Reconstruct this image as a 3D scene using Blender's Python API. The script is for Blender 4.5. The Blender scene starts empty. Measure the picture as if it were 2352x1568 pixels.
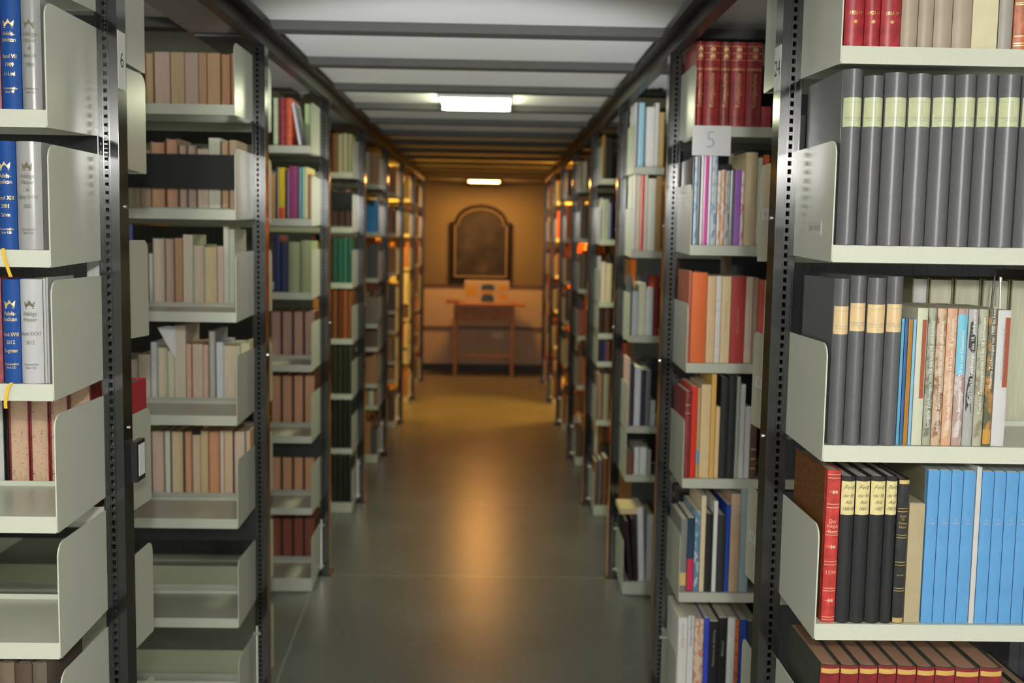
import bpy, bmesh, math, random
from mathutils import Vector, Matrix

random.seed(7)
SC = bpy.context.scene
COL = SC.collection

# ------------------------------------------------------------------ camera
W, H, FPX = 2352, 1568, 2438.634
EYE = Vector((0.0, 0.0, 1.55))
CF = Vector((0.0205893, 0.9951580, -0.0961070))
CR = Vector((0.9996753, -0.0190485, 0.0169225))
CU = Vector((-0.0150098, 0.0964242, 0.9952271))
cam_d = bpy.data.cameras.new('camera')
cam_d.sensor_width = 36.0
cam_d.lens = FPX * 36.0 / W
cam_d.dof.use_dof = True
cam_d.dof.focus_distance = 1.95
cam_d.dof.aperture_fstop = 4.0
cam_d.clip_start = 0.05
cam = bpy.data.objects.new('camera', cam_d)
cam.matrix_world = Matrix(((CR.x, CU.x, -CF.x, EYE.x), (CR.y, CU.y, -CF.y, EYE.y), (CR.z, CU.z, -CF.z, EYE.z), (0, 0, 0, 1)))
COL.objects.link(cam)
SC.camera = cam

# ------------------------------------------------------------------ world, light, exposure
wd = bpy.data.worlds.new('world')
SC.world = wd
wd.use_nodes = True
wd.node_tree.nodes['Background'].inputs[0].default_value = (0.5, 0.52, 0.5, 1)
wd.node_tree.nodes['Background'].inputs[1].default_value = 0.02
SC.view_settings.view_transform = 'Standard'
SC.view_settings.look = 'None'
SC.view_settings.exposure = 0.0
SC.view_settings.gamma = 1.0


def lamp(name, kind, loc, power, color, size=0.05, rot=(0, 0, 0), size_y=None):
    d = bpy.data.lights.new(name, kind)
    d.energy = power
    d.color = color
    if kind == 'AREA':
        d.size = size
        if size_y:
            d.shape = 'RECTANGLE'
            d.size_y = size_y
    else:
        d.shadow_soft_size = size
    o = bpy.data.objects.new(name, d)
    o.location = loc
    o.rotation_euler = rot
    COL.objects.link(o)
    return o


# the flash held above the camera, and an added spot near the floor to brighten the ceiling
lamp('flash', 'POINT', (0.08, -0.30, 1.90), 104, (1.0, 0.99, 0.94), 0.06)
lamp('corridor_light', 'POINT', (-0.09, -1.9, 2.08), 72, (1.0, 0.99, 0.92), 0.12)
up = lamp('ceiling_fill', 'SPOT', (-0.09, 1.3, 0.1), 235, (1.0, 1.0, 0.98), 0.12, (math.radians(90 + 36), 0, 0))
up.data.spot_size = math.radians(36)
up.data.spot_blend = 0.5
LAMP_A, LAMP_B, LAMP_AISLE = 34.0, 88.0, 330.0

# ------------------------------------------------------------------ measures (metres; y runs down the corridor)
D1, DK = 2.0936, 1.33628           # first rack, spacing
XL, XR = -0.7235, 0.5574           # corridor faces of the posts
YW = 12.457                        # end wall
SH = 0.235                         # shelf depth
ZR = 2.141                         # post height


def yk(k): return D1 + (k - 1) * DK


def at(x, y, Y):
    """photo pixel -> the point of its sight line that lies Y metres down the corridor"""
    d = CF + CR * ((x - W / 2) / FPX) + CU * ((H / 2 - y) / FPX)
    return EYE + d * (Y / d.y)


def x_at(px, Y, Z):
    """x of the point at depth Y and height Z seen in photo column px"""
    q = (px - W / 2) / FPX
    c1 = CR.y * Y + CR.z * (Z - EYE.z)
    c2 = CF.y * Y + CF.z * (Z - EYE.z)
    return (q * c2 - c1) / (CR.x - q * CF.x)


# ------------------------------------------------------------------ materials
def lin(c): return c / 12.92 if c <= 0.04045 else ((c + 0.055) / 1.055) ** 2.4


def hexc(h, gain=1.0):
    h = h.lstrip('#')
    v = [lin(int(h[i:i + 2], 16) / 255) * gain for i in (0, 2, 4)]
    f = min(1.0, 0.82 / max(v))
    return tuple(q * f for q in v)


MATS = {}


def new_mat(name):
    m = bpy.data.materials.new(name)
    m.use_nodes = True
    nt = m.node_tree
    return m, nt, nt.nodes['Principled BSDF']


def noise(nt, scale, detail=3, stretch=None, coord='Object'):
    tc = nt.nodes.new('ShaderNodeTexCoord')
    n = nt.nodes.new('ShaderNodeTexNoise')
    n.inputs['Scale'].default_value = scale
    n.inputs['Detail'].default_value = detail
    if stretch:
        mp = nt.nodes.new('ShaderNodeMapping')
        mp.inputs['Scale'].default_value = stretch
        nt.links.new(tc.outputs[coord], mp.inputs[0])
        nt.links.new(mp.outputs[0], n.inputs['Vector'])
    else:
        nt.links.new(tc.outputs[coord], n.inputs['Vector'])
    return n


def ramp(nt, src, stops):
    r = nt.nodes.new('ShaderNodeValToRGB')
    e = r.color_ramp.elements
    while len(e) < len(stops):
        e.new(0.5)
    for el, (p, c) in zip(e, stops):
        el.position = p
        el.color = (*c, 1)
    nt.links.new(src, r.inputs[0])
    return r


def bump(nt, b, src, strength, dist=0.002):
    k = nt.nodes.new('ShaderNodeBump')
    k.inputs['Strength'].default_value = strength
    k.inputs['Distance'].default_value = dist
    nt.links.new(src, k.inputs['Height'])
    nt.links.new(k.outputs[0], b.inputs['Normal'])


def mul(c, f): return tuple(min(0.9, v * f) for v in c)


def plain(name, col, rough=0.5, metal=0.0, var=0.0, scale=40, bmp=0.0, spec=None, coat=0.0, stretch=None):
    key = (name, col, rough, metal, var, scale, bmp)
    if key in MATS:
        return MATS[key]
    m, nt, b = new_mat(name)
    b.inputs['Base Color'].default_value = (*col, 1)
    b.inputs['Roughness'].default_value = rough
    b.inputs['Metallic'].default_value = metal
    if spec is not None:
        b.inputs['Specular IOR Level'].default_value = spec
    if coat:
        b.inputs['Coat Weight'].default_value = coat
        b.inputs['Coat Roughness'].default_value = 0.06
    if var or bmp:
        n = noise(nt, scale, 4, stretch)
        if var:
            r = ramp(nt, n.outputs[0], [(0.3, mul(col, 1 - var)), (0.7, mul(col, 1 + var))])
            nt.links.new(r.outputs[0], b.inputs['Base Color'])
        if bmp:
            bump(nt, b, n.outputs[0], bmp)
    MATS[key] = m
    return m


def emit(name, col, strength):
    m, nt, b = new_mat(name)
    b.inputs['Base Color'].default_value = (0.8, 0.8, 0.8, 1)
    b.inputs['Emission Color'].default_value = (*col, 1)
    b.inputs['Emission Strength'].default_value = strength
    return m


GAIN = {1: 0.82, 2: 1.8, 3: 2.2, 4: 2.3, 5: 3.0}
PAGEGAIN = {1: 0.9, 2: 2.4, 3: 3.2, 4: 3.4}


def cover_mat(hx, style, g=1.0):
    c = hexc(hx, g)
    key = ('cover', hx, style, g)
    if key in MATS:
        return MATS[key]
    if style == 'cloth':
        m = plain('book_cloth ' + hx, c, 0.55, 0, 0.13, 900, 0.25, spec=0.3)
    elif style == 'buckram':
        m = plain('book_buckram ' + hx, c, 0.36, 0, 0.10, 500, 0.12, spec=0.55)
    elif style == 'leather':
        m = plain('book_leather ' + hx, c, 0.38, 0, 0.35, 60, 0.2)
    elif style == 'gloss':
        m = plain('book_gloss ' + hx, c, 0.22, 0, 0.03, 30)
    elif style.startswith('art'):
        second = hexc(style.split('/')[1], g)
        m, nt, b = new_mat('book_print ' + hx)
        n = noise(nt, 34, 5, (1.6, 1.6, 0.9))
        r = ramp(nt, n.outputs[0], [(0.0, c), (0.47, c), (0.56, second), (0.66, c)])
        nt.links.new(r.outputs[0], b.inputs['Base Color'])
        b.inputs['Roughness'].default_value = 0.3
    else:
        m = plain('book_paper ' + hx, c, 0.45, 0, 0.06, 25)
    MATS[key] = m
    return m


def pages_mat(hx, g=1.0):
    key = ('pages', hx, g)
    if key in MATS:
        return MATS[key]
    c = hexc(hx, g)
    c = tuple(0.85 * q + 0.15 * sum(c) / 3 for q in c)
    m, nt, b = new_mat('book_pages ' + hx)
    n = noise(nt, 1.0, 3, (900, 12, 12))
    r = ramp(nt, n.outputs[0], [(0.35, mul(c, 0.82)), (0.65, mul(c, 1.08))])
    nt.links.new(r.outputs[0], b.inputs['Base Color'])
    b.inputs['Roughness'].default_value = 0.75
    bump(nt, b, n.outputs[0], 0.15, 0.001)
    MATS[key] = m
    return m


M_BLACK = plain('black_enamel_steel', (0.020, 0.020, 0.021), 0.22, 0, 0.15, 30, 0.012, spec=0.6)
M_POST = plain('dark_polished_steel', (0.10, 0.10, 0.10), 0.14, 0.93, 0.10, 30, 0.003)
M_RAILSTEEL = plain('dark_rail_steel', (0.035, 0.035, 0.035), 0.38, 0.6, 0.10, 30, 0.004, spec=0.1)
M_BAR = plain('black_bar_steel', (0.012, 0.012, 0.012), 0.45)
M_SHELF = plain('pebble_grey_enamel', (0.56, 0.58, 0.475), 0.27, 0, 0.03, 350, 0.03)
M_PLATE = plain('grey_enamel_sheet', (0.33, 0.33, 0.32), 0.5)
M_GOLD = plain('gilt_stamping', (0.85, 0.62, 0.25), 0.28, 0.85)
M_STEEL = plain('bright_steel', (0.75, 0.75, 0.72), 0.22, 0.9)
M_WHITE = plain('white_card', (0.74, 0.74, 0.74), 0.5)
M_INK = plain('dark_print', (0.03, 0.03, 0.03), 0.6)
M_GREYINK = plain('grey_print', (0.33, 0.33, 0.34), 0.6)
M_WHITEINK = plain('white_print', (0.8, 0.8, 0.78), 0.5)
M_RIBBON = plain('yellow_ribbon', (0.72, 0.45, 0.03), 0.5)
M_GOLDINK = plain('gold_print', (0.62, 0.42, 0.10), 0.35, 0.4)


# ------------------------------------------------------------------ mesh helpers
def box(bm, x0, x1, y0, y1, z0, z1, mi=0):
    vs = [bm.verts.new((x, y, z)) for z in (z0, z1) for y in (y0, y1) for x in (x0, x1)]
    for f in ((0, 2, 3, 1), (4, 5, 7, 6), (0, 1, 5, 4), (1, 3, 7, 5), (3, 2, 6, 7), (2, 0, 4, 6)):
        fc = bm.faces.new([vs[i] for i in f])
        fc.material_index = mi


def tube(bm, p0, p1, r, n=10, mi=0, r2=None):
    p0, p1 = Vector(p0), Vector(p1)
    ax = (p1 - p0).normalized()
    a = ax.orthogonal().normalized()
    b = ax.cross(a)
    r2 = r if r2 is None else r2
    A = [bm.verts.new(p0 + (a * math.cos(t) + b * math.sin(t)) * r) for t in [2 * math.pi * i / n for i in range(n)]]
    B = [bm.verts.new(p1 + (a * math.cos(t) + b * math.sin(t)) * r2) for t in [2 * math.pi * i / n for i in range(n)]]
    for i in range(n):
        j = (i + 1) % n
        bm.faces.new((A[i], A[j], B[j], B[i])).material_index = mi
    bm.faces.new(A[::-1]).material_index = mi
    bm.faces.new(B).material_index = mi


def prism(bm, pts, axis, a0, a1, mi=0):
    """extrude a 2-D outline along an axis; pts are the two other coordinates in axis order"""
    def v3(p, a):
        q = list(p)
        q.insert(axis, a)
        return bm.verts.new(q)
    A = [v3(p, a0) for p in pts]
    B = [v3(p, a1) for p in pts]
    n = len(pts)
    for i in range(n):
        j = (i + 1) % n
        bm.faces.new((A[i], A[j], B[j], B[i])).material_index = mi
    bm.faces.new(A).material_index = mi
    bm.faces.new(B[::-1]).material_index = mi


def mesh(name, bm, mats, smooth=False):
    bmesh.ops.recalc_face_normals(bm, faces=bm.faces)
    me = bpy.data.meshes.new(name)
    bm.to_mesh(me)
    bm.free()
    for m in (mats if isinstance(mats, (list, tuple)) else [mats]):
        me.materials.append(m)
    if smooth:
        for p in me.polygons:
            p.use_smooth = True
        me.set_sharp_from_angle(angle=math.radians(38))
    return me


def link(name, me, parent=None, loc=None, rot=None):
    o = bpy.data.objects.new(name, me)
    COL.objects.link(o)
    if parent:
        o.parent = parent
    if loc:
        o.location = loc
    if rot:
        o.rotation_euler = rot
    return o


def obj(name, bm, mats, parent=None, loc=None, rot=None, smooth=False):
    return link(name, mesh(name, bm, mats, smooth), parent, loc, rot)


def tag(o, label, cat, group=None, kind=None):
    if label:
        o['label'] = label
    if cat:
        o['category'] = cat
    if group:
        o['group'] = group
    if kind:
        o['kind'] = kind
    return o


def struct(name, bm, mats, **k):
    o = obj(name, bm, mats, **k)
    o['kind'] = 'structure'
    return o


def empty(name, loc, rot=(0, 0, 0)):
    o = bpy.data.objects.new(name, None)
    o.empty_display_size = 0.05
    COL.objects.link(o)
    o.location = loc
    o.rotation_euler = rot
    return o


_TXT = {}


def text_geo(s, shear=0.0, thin=0.0):
    """flat glyph triangles of a line of writing, unit size, centred"""
    if (s, shear, thin) in _TXT:
        return _TXT[(s, shear, thin)]
    cu = bpy.data.curves.new('t', 'FONT')
    cu.body = s
    cu.size = 1.0
    cu.shear = shear
    cu.offset = -thin
    cu.resolution_u = 3
    cu.align_x = 'CENTER'
    cu.align_y = 'CENTER'
    o = bpy.data.objects.new('t', cu)
    COL.objects.link(o)
    dg = bpy.context.evaluated_depsgraph_get()
    me = bpy.data.meshes.new_from_object(o.evaluated_get(dg))
    V = [tuple(v.co)[:2] for v in me.vertices]
    Fs = [tuple(p.vertices) for p in me.polygons]
    bpy.data.objects.remove(o)
    bpy.data.curves.remove(cu)
    bpy.data.meshes.remove(me)
    _TXT[(s, shear, thin)] = (V, Fs)
    return V, Fs


CROWN = ([(-.5, .32), (-.42, -.30), (.42, -.30), (.5, .32), (.24, .0), (0, .42), (-.24, .0), (-.42, -.36), (-.42, -.46), (.42, -.46), (.42, -.36)],
         [(1, 6, 0), (1, 2, 5), (1, 5, 6), (2, 4, 5), (2, 3, 4), (7, 8, 9, 10)])
STAR = ([(math.cos(i * math.pi / 8) * (.5 if i % 2 == 0 else .28), math.sin(i * math.pi / 8) * (.5 if i % 2 == 0 else .28)) for i in range(16)], [tuple(range(16))])
ORN = ([(-.9, 0), (-.3, .07), (-.1, .4), (.1, .1), (.5, .35), (.6, 0), (.5, -.35), (.1, -.1), (-.1, -.4), (-.3, -.07)], [(0, 1, 9), (1, 2, 3, 7, 8, 9), (3, 4, 5, 6, 7)])


# ------------------------------------------------------------------ books
def spine_y(x, t, b):
    u = max(0.0, min(1.0, x / t))
    return 0.004 - b * (1 - (2 * u - 1) ** 2)


def spine_patch(t, b, z0, z1, u0=0.0, u1=1.0, off=0.0005, n=10):
    bm = bmesh.new()
    prev = None
    for i in range(n + 1):
        u = u0 + (u1 - u0) * i / n
        x = u * t
        y = spine_y(x, t, b) - off
        cur = (bm.verts.new((x, y, z0)), bm.verts.new((x, y, z1)))
        if prev:
            bm.faces.new((prev[0], cur[0], cur[1], prev[1]))
        prev = cur
    return bm


def add_glyphs(bm, geo, t, b, xc, zc, size, vertical=False, off=0.0009, sx=1.0):
    V, Fs = geo
    vs = []
    for (a, c) in V:
        a, c = a * size * sx, c * size
        if vertical:
            x, z = xc - c, zc + a
        else:
            x, z = xc + a, zc + c
        vs.append(bm.verts.new((x, spine_y(x, t, b) - off, z)))
    for f in Fs:
        try:
            bm.faces.new([vs[i] for i in f])
        except ValueError:
            pass


def cover_bm(t, h, d, b, bt=0.0025):
    """boards and rounded spine as one folded shell"""
    n = 10
    outer = [(0, d), (0, 0.012), (0.0006, 0.009)] + [(t * i / n, spine_y(t * i / n, t, b)) for i in range(n + 1)] + [(t - 0.0006, 0.009), (t, 0.012), (t, d)]
    inner = [(bt, d), (bt, 0.012), (bt, 0.009)] + [(min(t - bt, max(bt, t * i / n)), spine_y(t * i / n, t, b) + bt) for i in range(n + 1)] + [(t - bt, 0.009), (t - bt, 0.012), (t - bt, d)]
    bm = bmesh.new()
    for z in (0, h):
        pass
    O = [[bm.verts.new((x, y, z)) for (x, y) in outer] for z in (0, h)]
    I = [[bm.verts.new((x, y, z)) for (x, y) in inner] for z in (0, h)]
    m = len(outer)
    for i in range(m - 1):
        bm.faces.new((O[0][i], O[0][i + 1], O[1][i + 1], O[1][i]))
        bm.faces.new((I[0][i + 1], I[0][i], I[1][i], I[1][i + 1]))
        bm.faces.new((O[1][i], O[1][i + 1], I[1][i + 1], I[1][i]))
        bm.faces.new((O[0][i + 1], O[0][i], I[0][i], I[0][i + 1]))
    for e in (0, m - 1):
        bm.faces.new((O[0][e], O[1][e], I[1][e], I[0][e]))
    return bm


def pages_bm(t, h, d, bt, inset, concave):
    bm = bmesh.new()
    n = 6
    y1 = d - inset * 1.2
    x0, x1 = bt, t - bt
    pts = [(x0, 0.013), (x1, 0.013)] + [(x1 - (x1 - x0) * i / n, y1 - concave * (1 - (2 * i / n - 1) ** 2)) for i in range(n + 1)]
    prism(bm, pts, 2, inset * 0.6, h - inset)
    return bm


BOOKS = 0
ORD = ['first', 'second', 'third', 'fourth', 'fifth', 'sixth', 'seventh', 'eighth', 'ninth', 'tenth', 'eleventh', 'twelfth', 'thirteenth', 'fourteenth', 'fifteenth', 'sixteenth', 'seventeenth', 'eighteenth', 'nineteenth', 'twentieth', 'twenty-first', 'twenty-second', 'twenty-third', 'twenty-fourth']


def book(x0, x1, Y, z, h, hx, style='paper', g=1.0, d=0.17, face='spine', pages='#cfc8ac', bulge=None, lean=0.0, extras=(), label='', group=None, pg=1.0):
    """a book standing on z between x0 and x1; its visible edge (spine or fore-edge) lies at depth Y"""
    global BOOKS
    BOOKS += 1
    t = max(0.004, x1 - x0 - 0.0006)
    if bulge is None:
        bulge = 0.0006 if style in ('paper', 'gloss') or style.startswith('art') else min(0.008, t * 0.16)
    hard = style in ('cloth', 'leather', 'buckram')
    bt = 0.0026 if hard else 0.0008
    bt = min(bt, t * 0.2)
    ins = 0.003 if hard else 0.0003
    spine = face == 'spine'
    loc = (x0, Y, z + 0.0006) if spine else (x1, Y + d, z + 0.0006)
    e = empty('book', loc, (0, lean, 0 if spine else math.pi))
    tag(e, label, 'book', group)
    obj('cover', cover_bm(t, h, d, bulge, bt), cover_mat(hx, style, g), e, smooth=True)
    obj('page_block', pages_bm(t, h, d, bt, ins, 0.004 if (hard and not spine) else 0.0), pages_mat(pages, pg), e)
    for ex in extras:
        kind = ex[0]
        if kind == 'band':                      # ('band', name, z0, z1, material, u0, u1)
            _, nm, a0, a1, m, u0, u1 = ex
            obj(nm, spine_patch(t, bulge, a0, a1, u0, u1), m, e, smooth=True)
        elif kind == 'lines':                   # ('lines', name, [z...], height, material)
            _, nm, zs, hh, m = ex
            for a in zs:
                obj(nm, spine_patch(t, bulge, a, a + hh, 0.03, 0.97, 0.0007), m, e, smooth=True)
        elif kind == 'text':                    # ('text', [(string, zc, size, vertical, shear, sx)], material)
            for (s, zc, size, vert, shear, sx) in ex[1]:
                bm = bmesh.new()
                geo = s if isinstance(s, tuple) else text_geo(s, shear)
                wid = (max(v[0] for v in geo[0]) - min(v[0] for v in geo[0])) * size * sx
                if not vert and wid > 0.86 * t:
                    sx *= 0.86 * t / wid
                add_glyphs(bm, geo, t, bulge, t * 0.5, zc, size, vert, 0.0011, sx)
                obj('ornament' if isinstance(s, tuple) else 'lettering', bm, ex[2], e)
        elif kind == 'blot':                    # ('blot', name, material, [(x, z)...]) irregular printed patch
            bm = bmesh.new()
            bm.faces.new([bm.verts.new((u * t, spine_y(u * t, t, bulge) - 0.0006, zz)) for (u, zz) in ex[3]])
            obj(ex[1], bm, ex[2], e)
        elif kind == 'board':                   # ('board', material): side cover of another colour
            bm = bmesh.new()
            box(bm, -0.0004, 0.0, 0.016, d, 0.0, h)
            obj('side_board', bm, ex[1], e)
        elif kind == 'ribbon':                  # page marker: polyline in local y,z
            bm = bmesh.new()
            pts = ex[1]
            for (a, c) in zip(pts[:-1], pts[1:]):
                w = 0.003
                v = [bm.verts.new((a[0] - w, a[1], a[2])), bm.verts.new((a[0] + w, a[1], a[2])), bm.verts.new((c[0] + w, c[1], c[2])), bm.verts.new((c[0] - w, c[1], c[2]))]
                bm.faces.new(v)
            bmesh.ops.remove_doubles(bm, verts=bm.verts, dist=0.0001)
            r = obj('ribbon_marker', bm, M_RIBBON, e)
            md = r.modifiers.new('thickness', 'SOLIDIFY')
            md.thickness = 0.0006
    return e


RACKNAME = {('L', 1): 'nearest left rack', ('R', 1): 'nearest right rack', ('L', 2): 'second left rack', ('R', 2): 'second right rack',
            ('L', 3): 'third left rack', ('R', 3): 'third right rack', ('L', 4): 'fourth left rack', ('R', 4): 'fourth right rack'}


def colour_word(hx):
    import colorsys
    r, g, b = [int(hx.lstrip('#')[i:i + 2], 16) / 255 for i in (0, 2, 4)]
    hh, l, s = colorsys.rgb_to_hls(r, g, b)
    hh *= 360
    if s < 0.12 or (l < 0.16 and s < 0.4):
        return 'black' if l < 0.2 else 'dark grey' if l < 0.38 else 'grey' if l < 0.6 else 'light grey' if l < 0.74 else 'white'
    if hh < 14 or hh > 335:
        return 'dark red' if l < 0.3 else 'red' if s > 0.45 else 'dull pink'
    if hh < 50:
        if s > 0.55 and l > 0.35 and hh < 26:
            return 'orange'
        return 'dark brown' if l < 0.25 else 'brown' if l < 0.45 else 'tan' if l < 0.62 else 'cream'
    if hh < 70:
        return 'yellow' if s > 0.5 else 'olive' if l < 0.4 else 'pale olive'
    if hh < 170:
        return 'dark green' if l < 0.3 else 'sage green'
    if hh < 200:
        return 'teal'
    if hh < 255:
        return 'navy blue' if l < 0.25 else 'blue' if s > 0.25 else 'grey blue'
    return 'purple'


KINDWORD = {'buckram': 'cloth-bound book', 'cloth': 'cloth-bound book', 'leather': 'leather-bound book', 'paper': 'paperback', 'gloss': 'glossy book', 'art': 'picture-printed book'}


def row(side, k, zs, shelf_word, items, face='spine', d=0.17, zmax=None, where=''):
    """a shelf's books from photo columns: items = (px left, px right, py top, colour, style[, options])"""
    Y = yk(k) - SH + 0.006 if face == 'spine' else yk(k) + 0.056
    out = []
    n = len(items)
    for i, it in enumerate(items):
        a, c, top, hx, st = it[:5]
        op = dict(it[5]) if len(it) > 5 else {}
        zr = zs if k == 1 else zs + 0.1
        dy = op.pop('dy', 0.0)
        x0, x1 = x_at(a, Y + dy, zr), x_at(c, Y + dy, zr)
        # keep clear of the end panel (and room for a leaning book's top)
        over = (XR + 0.0425 - x0 + 0.27 * max(0.0, -op.get('lean', 0.0))) if side == 'R' else (x1 - XL + 0.0425)
        if over > 0 and side == 'R':
            x0, x1 = x0 + over, max(x1, x0 + over + (0.006 if 'lean' not in op else x1 - x0))
        elif over > 0:
            x1 = x1 - over
        h = op.pop('h', None) or at((a + c) / 2, top, Y + dy).z - zs
        tops = [q for q in SHELVES[(side, k)][0 if face == 'spine' else 1] if q > zs + 0.05]
        lim = min(tops) - 0.033 if tops else 2.14
        h = min(h, (zmax or lim) - zs, lim - zs)
        h = max(0.06, h)
        idx = i if side == 'R' else n - 1 - i
        what = op.pop('what', None)
        if what is None:
            w = KINDWORD['art' if st.startswith('art') else st]
            if face == 'fore':
                w = 'book turned fore-edge out'
                what = ('' if op.get('pages') == 'speckle' else colour_word(op.get('pages', '#cfc8ac')) + ' ') + w
            else:
                what = colour_word(hx) + ' ' + w
        lab = f"{what}, {ORD[idx]} from corridor, {shelf_word}, {RACKNAME[(side, k)]}"
        grp = f"books on the {shelf_word} of the {RACKNAME[(side, k)]}"
        dd = op.pop('d', d)
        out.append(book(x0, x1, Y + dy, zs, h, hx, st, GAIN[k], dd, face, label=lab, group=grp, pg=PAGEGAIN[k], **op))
    return out


# ------------------------------------------------------------------ room shell
def floor_mat():
    m, nt, b = new_mat('grey_green_screed')
    n = noise(nt, 2.2, 6)
    r = ramp(nt, n.outputs[0], [(0.3, (0.118, 0.121, 0.114)), (0.7, (0.165, 0.168, 0.160))])
    tc = nt.nodes.new('ShaderNodeTexCoord')
    sep = nt.nodes.new('ShaderNodeSeparateXYZ')
    nt.links.new(tc.outputs['Object'], sep.inputs[0])
    # light filled joints across the corridor at every rack, and one running along it
    def math_node(op, a, b_=None):
        q = nt.nodes.new('ShaderNodeMath')
        q.operation = op
        for i, v in enumerate((a, b_)):
            if v is None:
                continue
            if isinstance(v, (int, float)):
                q.inputs[i].default_value = v
            else:
                nt.links.new(v, q.inputs[i])
        return q.outputs[0]
    nn = noise(nt, 3.0, 2)
    wob = math_node('MULTIPLY', math_node('SUBTRACT', nn.outputs[0], 0.5), 0.02)
    yy = math_node('ADD', sep.outputs['Y'], wob)
    ph = math_node('MODULO', math_node('ADD', math_node('SUBTRACT', yy, D1), DK * 8.5), DK)
    j1 = math_node('LESS_THAN', math_node('ABSOLUTE', math_node('SUBTRACT', ph, DK / 2)), 0.0045)
    xx = math_node('ADD', math_node('ADD', sep.outputs['X'], math_node('MULTIPLY', sep.outputs['Y'], 0.05)), wob)
    j2 = math_node('LESS_THAN', math_node('ABSOLUTE', math_node('ADD', xx, 0.545)), 0.0022)
    j = math_node('MAXIMUM', j1, j2)
    # pale scuffs
    sc = noise(nt, 13.0, 6)
    scr = ramp(nt, sc.outputs[0], [(0.63, (0, 0, 0)), (0.76, (0.5, 0.5, 0.5))])
    fac = math_node('MAXIMUM', math_node('MULTIPLY', j, 0.9), math_node('MULTIPLY', scr.outputs[0], 0.7))
    mx = nt.nodes.new('ShaderNodeMixRGB')
    nt.links.new(fac, mx.inputs[0])
    nt.links.new(r.outputs[0], mx.inputs[1])
    mx.inputs[2].default_value = (0.32, 0.32, 0.30, 1)
    nt.links.new(mx.outputs[0], b.inputs['Base Color'])
    b.inputs['Roughness'].default_value = 0.285
    b.inputs['Specular IOR Level'].default_value = 0.55
    n3 = noise(nt, 260, 2)
    bump(nt, b, n3.outputs[0], 0.05, 0.002)
    return m


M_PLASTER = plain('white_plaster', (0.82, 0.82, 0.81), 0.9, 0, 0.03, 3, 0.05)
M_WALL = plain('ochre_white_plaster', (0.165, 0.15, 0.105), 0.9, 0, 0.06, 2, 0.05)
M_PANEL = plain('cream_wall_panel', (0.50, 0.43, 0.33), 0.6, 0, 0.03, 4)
XA, XB, YN, ZC = -2.35, 2.25, -2.6, 2.214

bm = bmesh.new(); box(bm, XA, XB, YN, YW, -0.1, 0.0); struct('floor', bm, floor_mat())
bm = bmesh.new(); box(bm, XA, XB, YN, YW, ZC, ZC + 0.1); struct('ceiling', bm, M_PLASTER)
bm = bmesh.new(); box(bm, XA - 0.1, XA, YN - 0.1, YW + 0.1, -0.1, ZC + 0.1); struct('wall_left', bm, M_PLASTER)
bm = bmesh.new(); box(bm, XB, XB + 0.1, YN - 0.1, YW + 0.1, -0.1, ZC + 0.1); struct('wall_right', bm, M_PLASTER)
bm = bmesh.new(); box(bm, XA, XB, YN - 0.1, YN, -0.1, ZC + 0.1); struct('wall_near', bm, M_PLASTER)
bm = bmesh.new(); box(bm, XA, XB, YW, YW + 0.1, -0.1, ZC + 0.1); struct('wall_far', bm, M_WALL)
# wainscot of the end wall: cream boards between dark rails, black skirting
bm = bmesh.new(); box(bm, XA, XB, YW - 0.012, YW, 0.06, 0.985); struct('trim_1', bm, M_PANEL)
M_RAIL = plain('dark_brown_rail', (0.10, 0.055, 0.025), 0.5)
for i, z in enumerate((0.985, 0.492)):
    bm = bmesh.new(); box(bm, XA, XB, YW - 0.028, YW - (0 if i == 0 else 0.012), z, z + 0.026); struct(f'trim_{i + 2}', bm, M_RAIL)
bm = bmesh.new(); box(bm, XA, XB, YW - 0.02, YW, 0.0, 0.075); struct('baseboard_far', bm, plain('black_skirting', (0.012, 0.012, 0.014), 0.5))
# ceiling joists: one over every rack and one over every aisle
M_JOIST = plain('grey_joist', (0.075, 0.075, 0.068), 0.7, 0, 0.05, 12)
tn = 4
for i in range(-6, 16):
    y = yk(2) + i * DK / 2
    if y > YW - 0.15 or y < YN + 0.1:
        continue
    bm = bmesh.new()
    prism(bm, [(y - 0.046, ZC), (y - 0.040, 2.186), (y + 0.040, 2.186), (y + 0.046, ZC)], 0, XA, XB)
    struct(f'trim_{tn}', bm, M_JOIST)
    tn += 1
# grey cover sheets beside the tie rail, one per bay
for i in range(0, 8):
    bm = bmesh.new()
    box(bm, -0.955, -0.757, yk(i) + 0.045, yk(i + 1) - 0.015, 2.176, 2.184)
    struct(f'trim_{tn}', bm, M_PLATE)
    tn += 1

# ------------------------------------------------------------------ tie rails along the post tops
for s, X, lab in ((1, XL, 'long black angle-steel tie rail along the tops of the left posts'), (-1, XR, 'long black angle-steel tie rail along the tops of the right posts')):
    bm = bmesh.new()
    w = 0.003
    y0, y1 = yk(0) - 0.3, yk(8) + 0.06
    pts = [(-0.037, 2.142), (0, 2.142), (0, 2.182), (0.034, 2.182), (0.034, 2.185), (-0.037, 2.185)]
    prism(bm, [(X + s * (p[0] + 0.0005), p[1]) for p in pts], 1, y0, y1)
    o = obj('tie_rail', bm, M_RAILSTEEL)
    tag(o, lab, 'rail')

# ------------------------------------------------------------------ racks
PITCH = 0.01633


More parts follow.
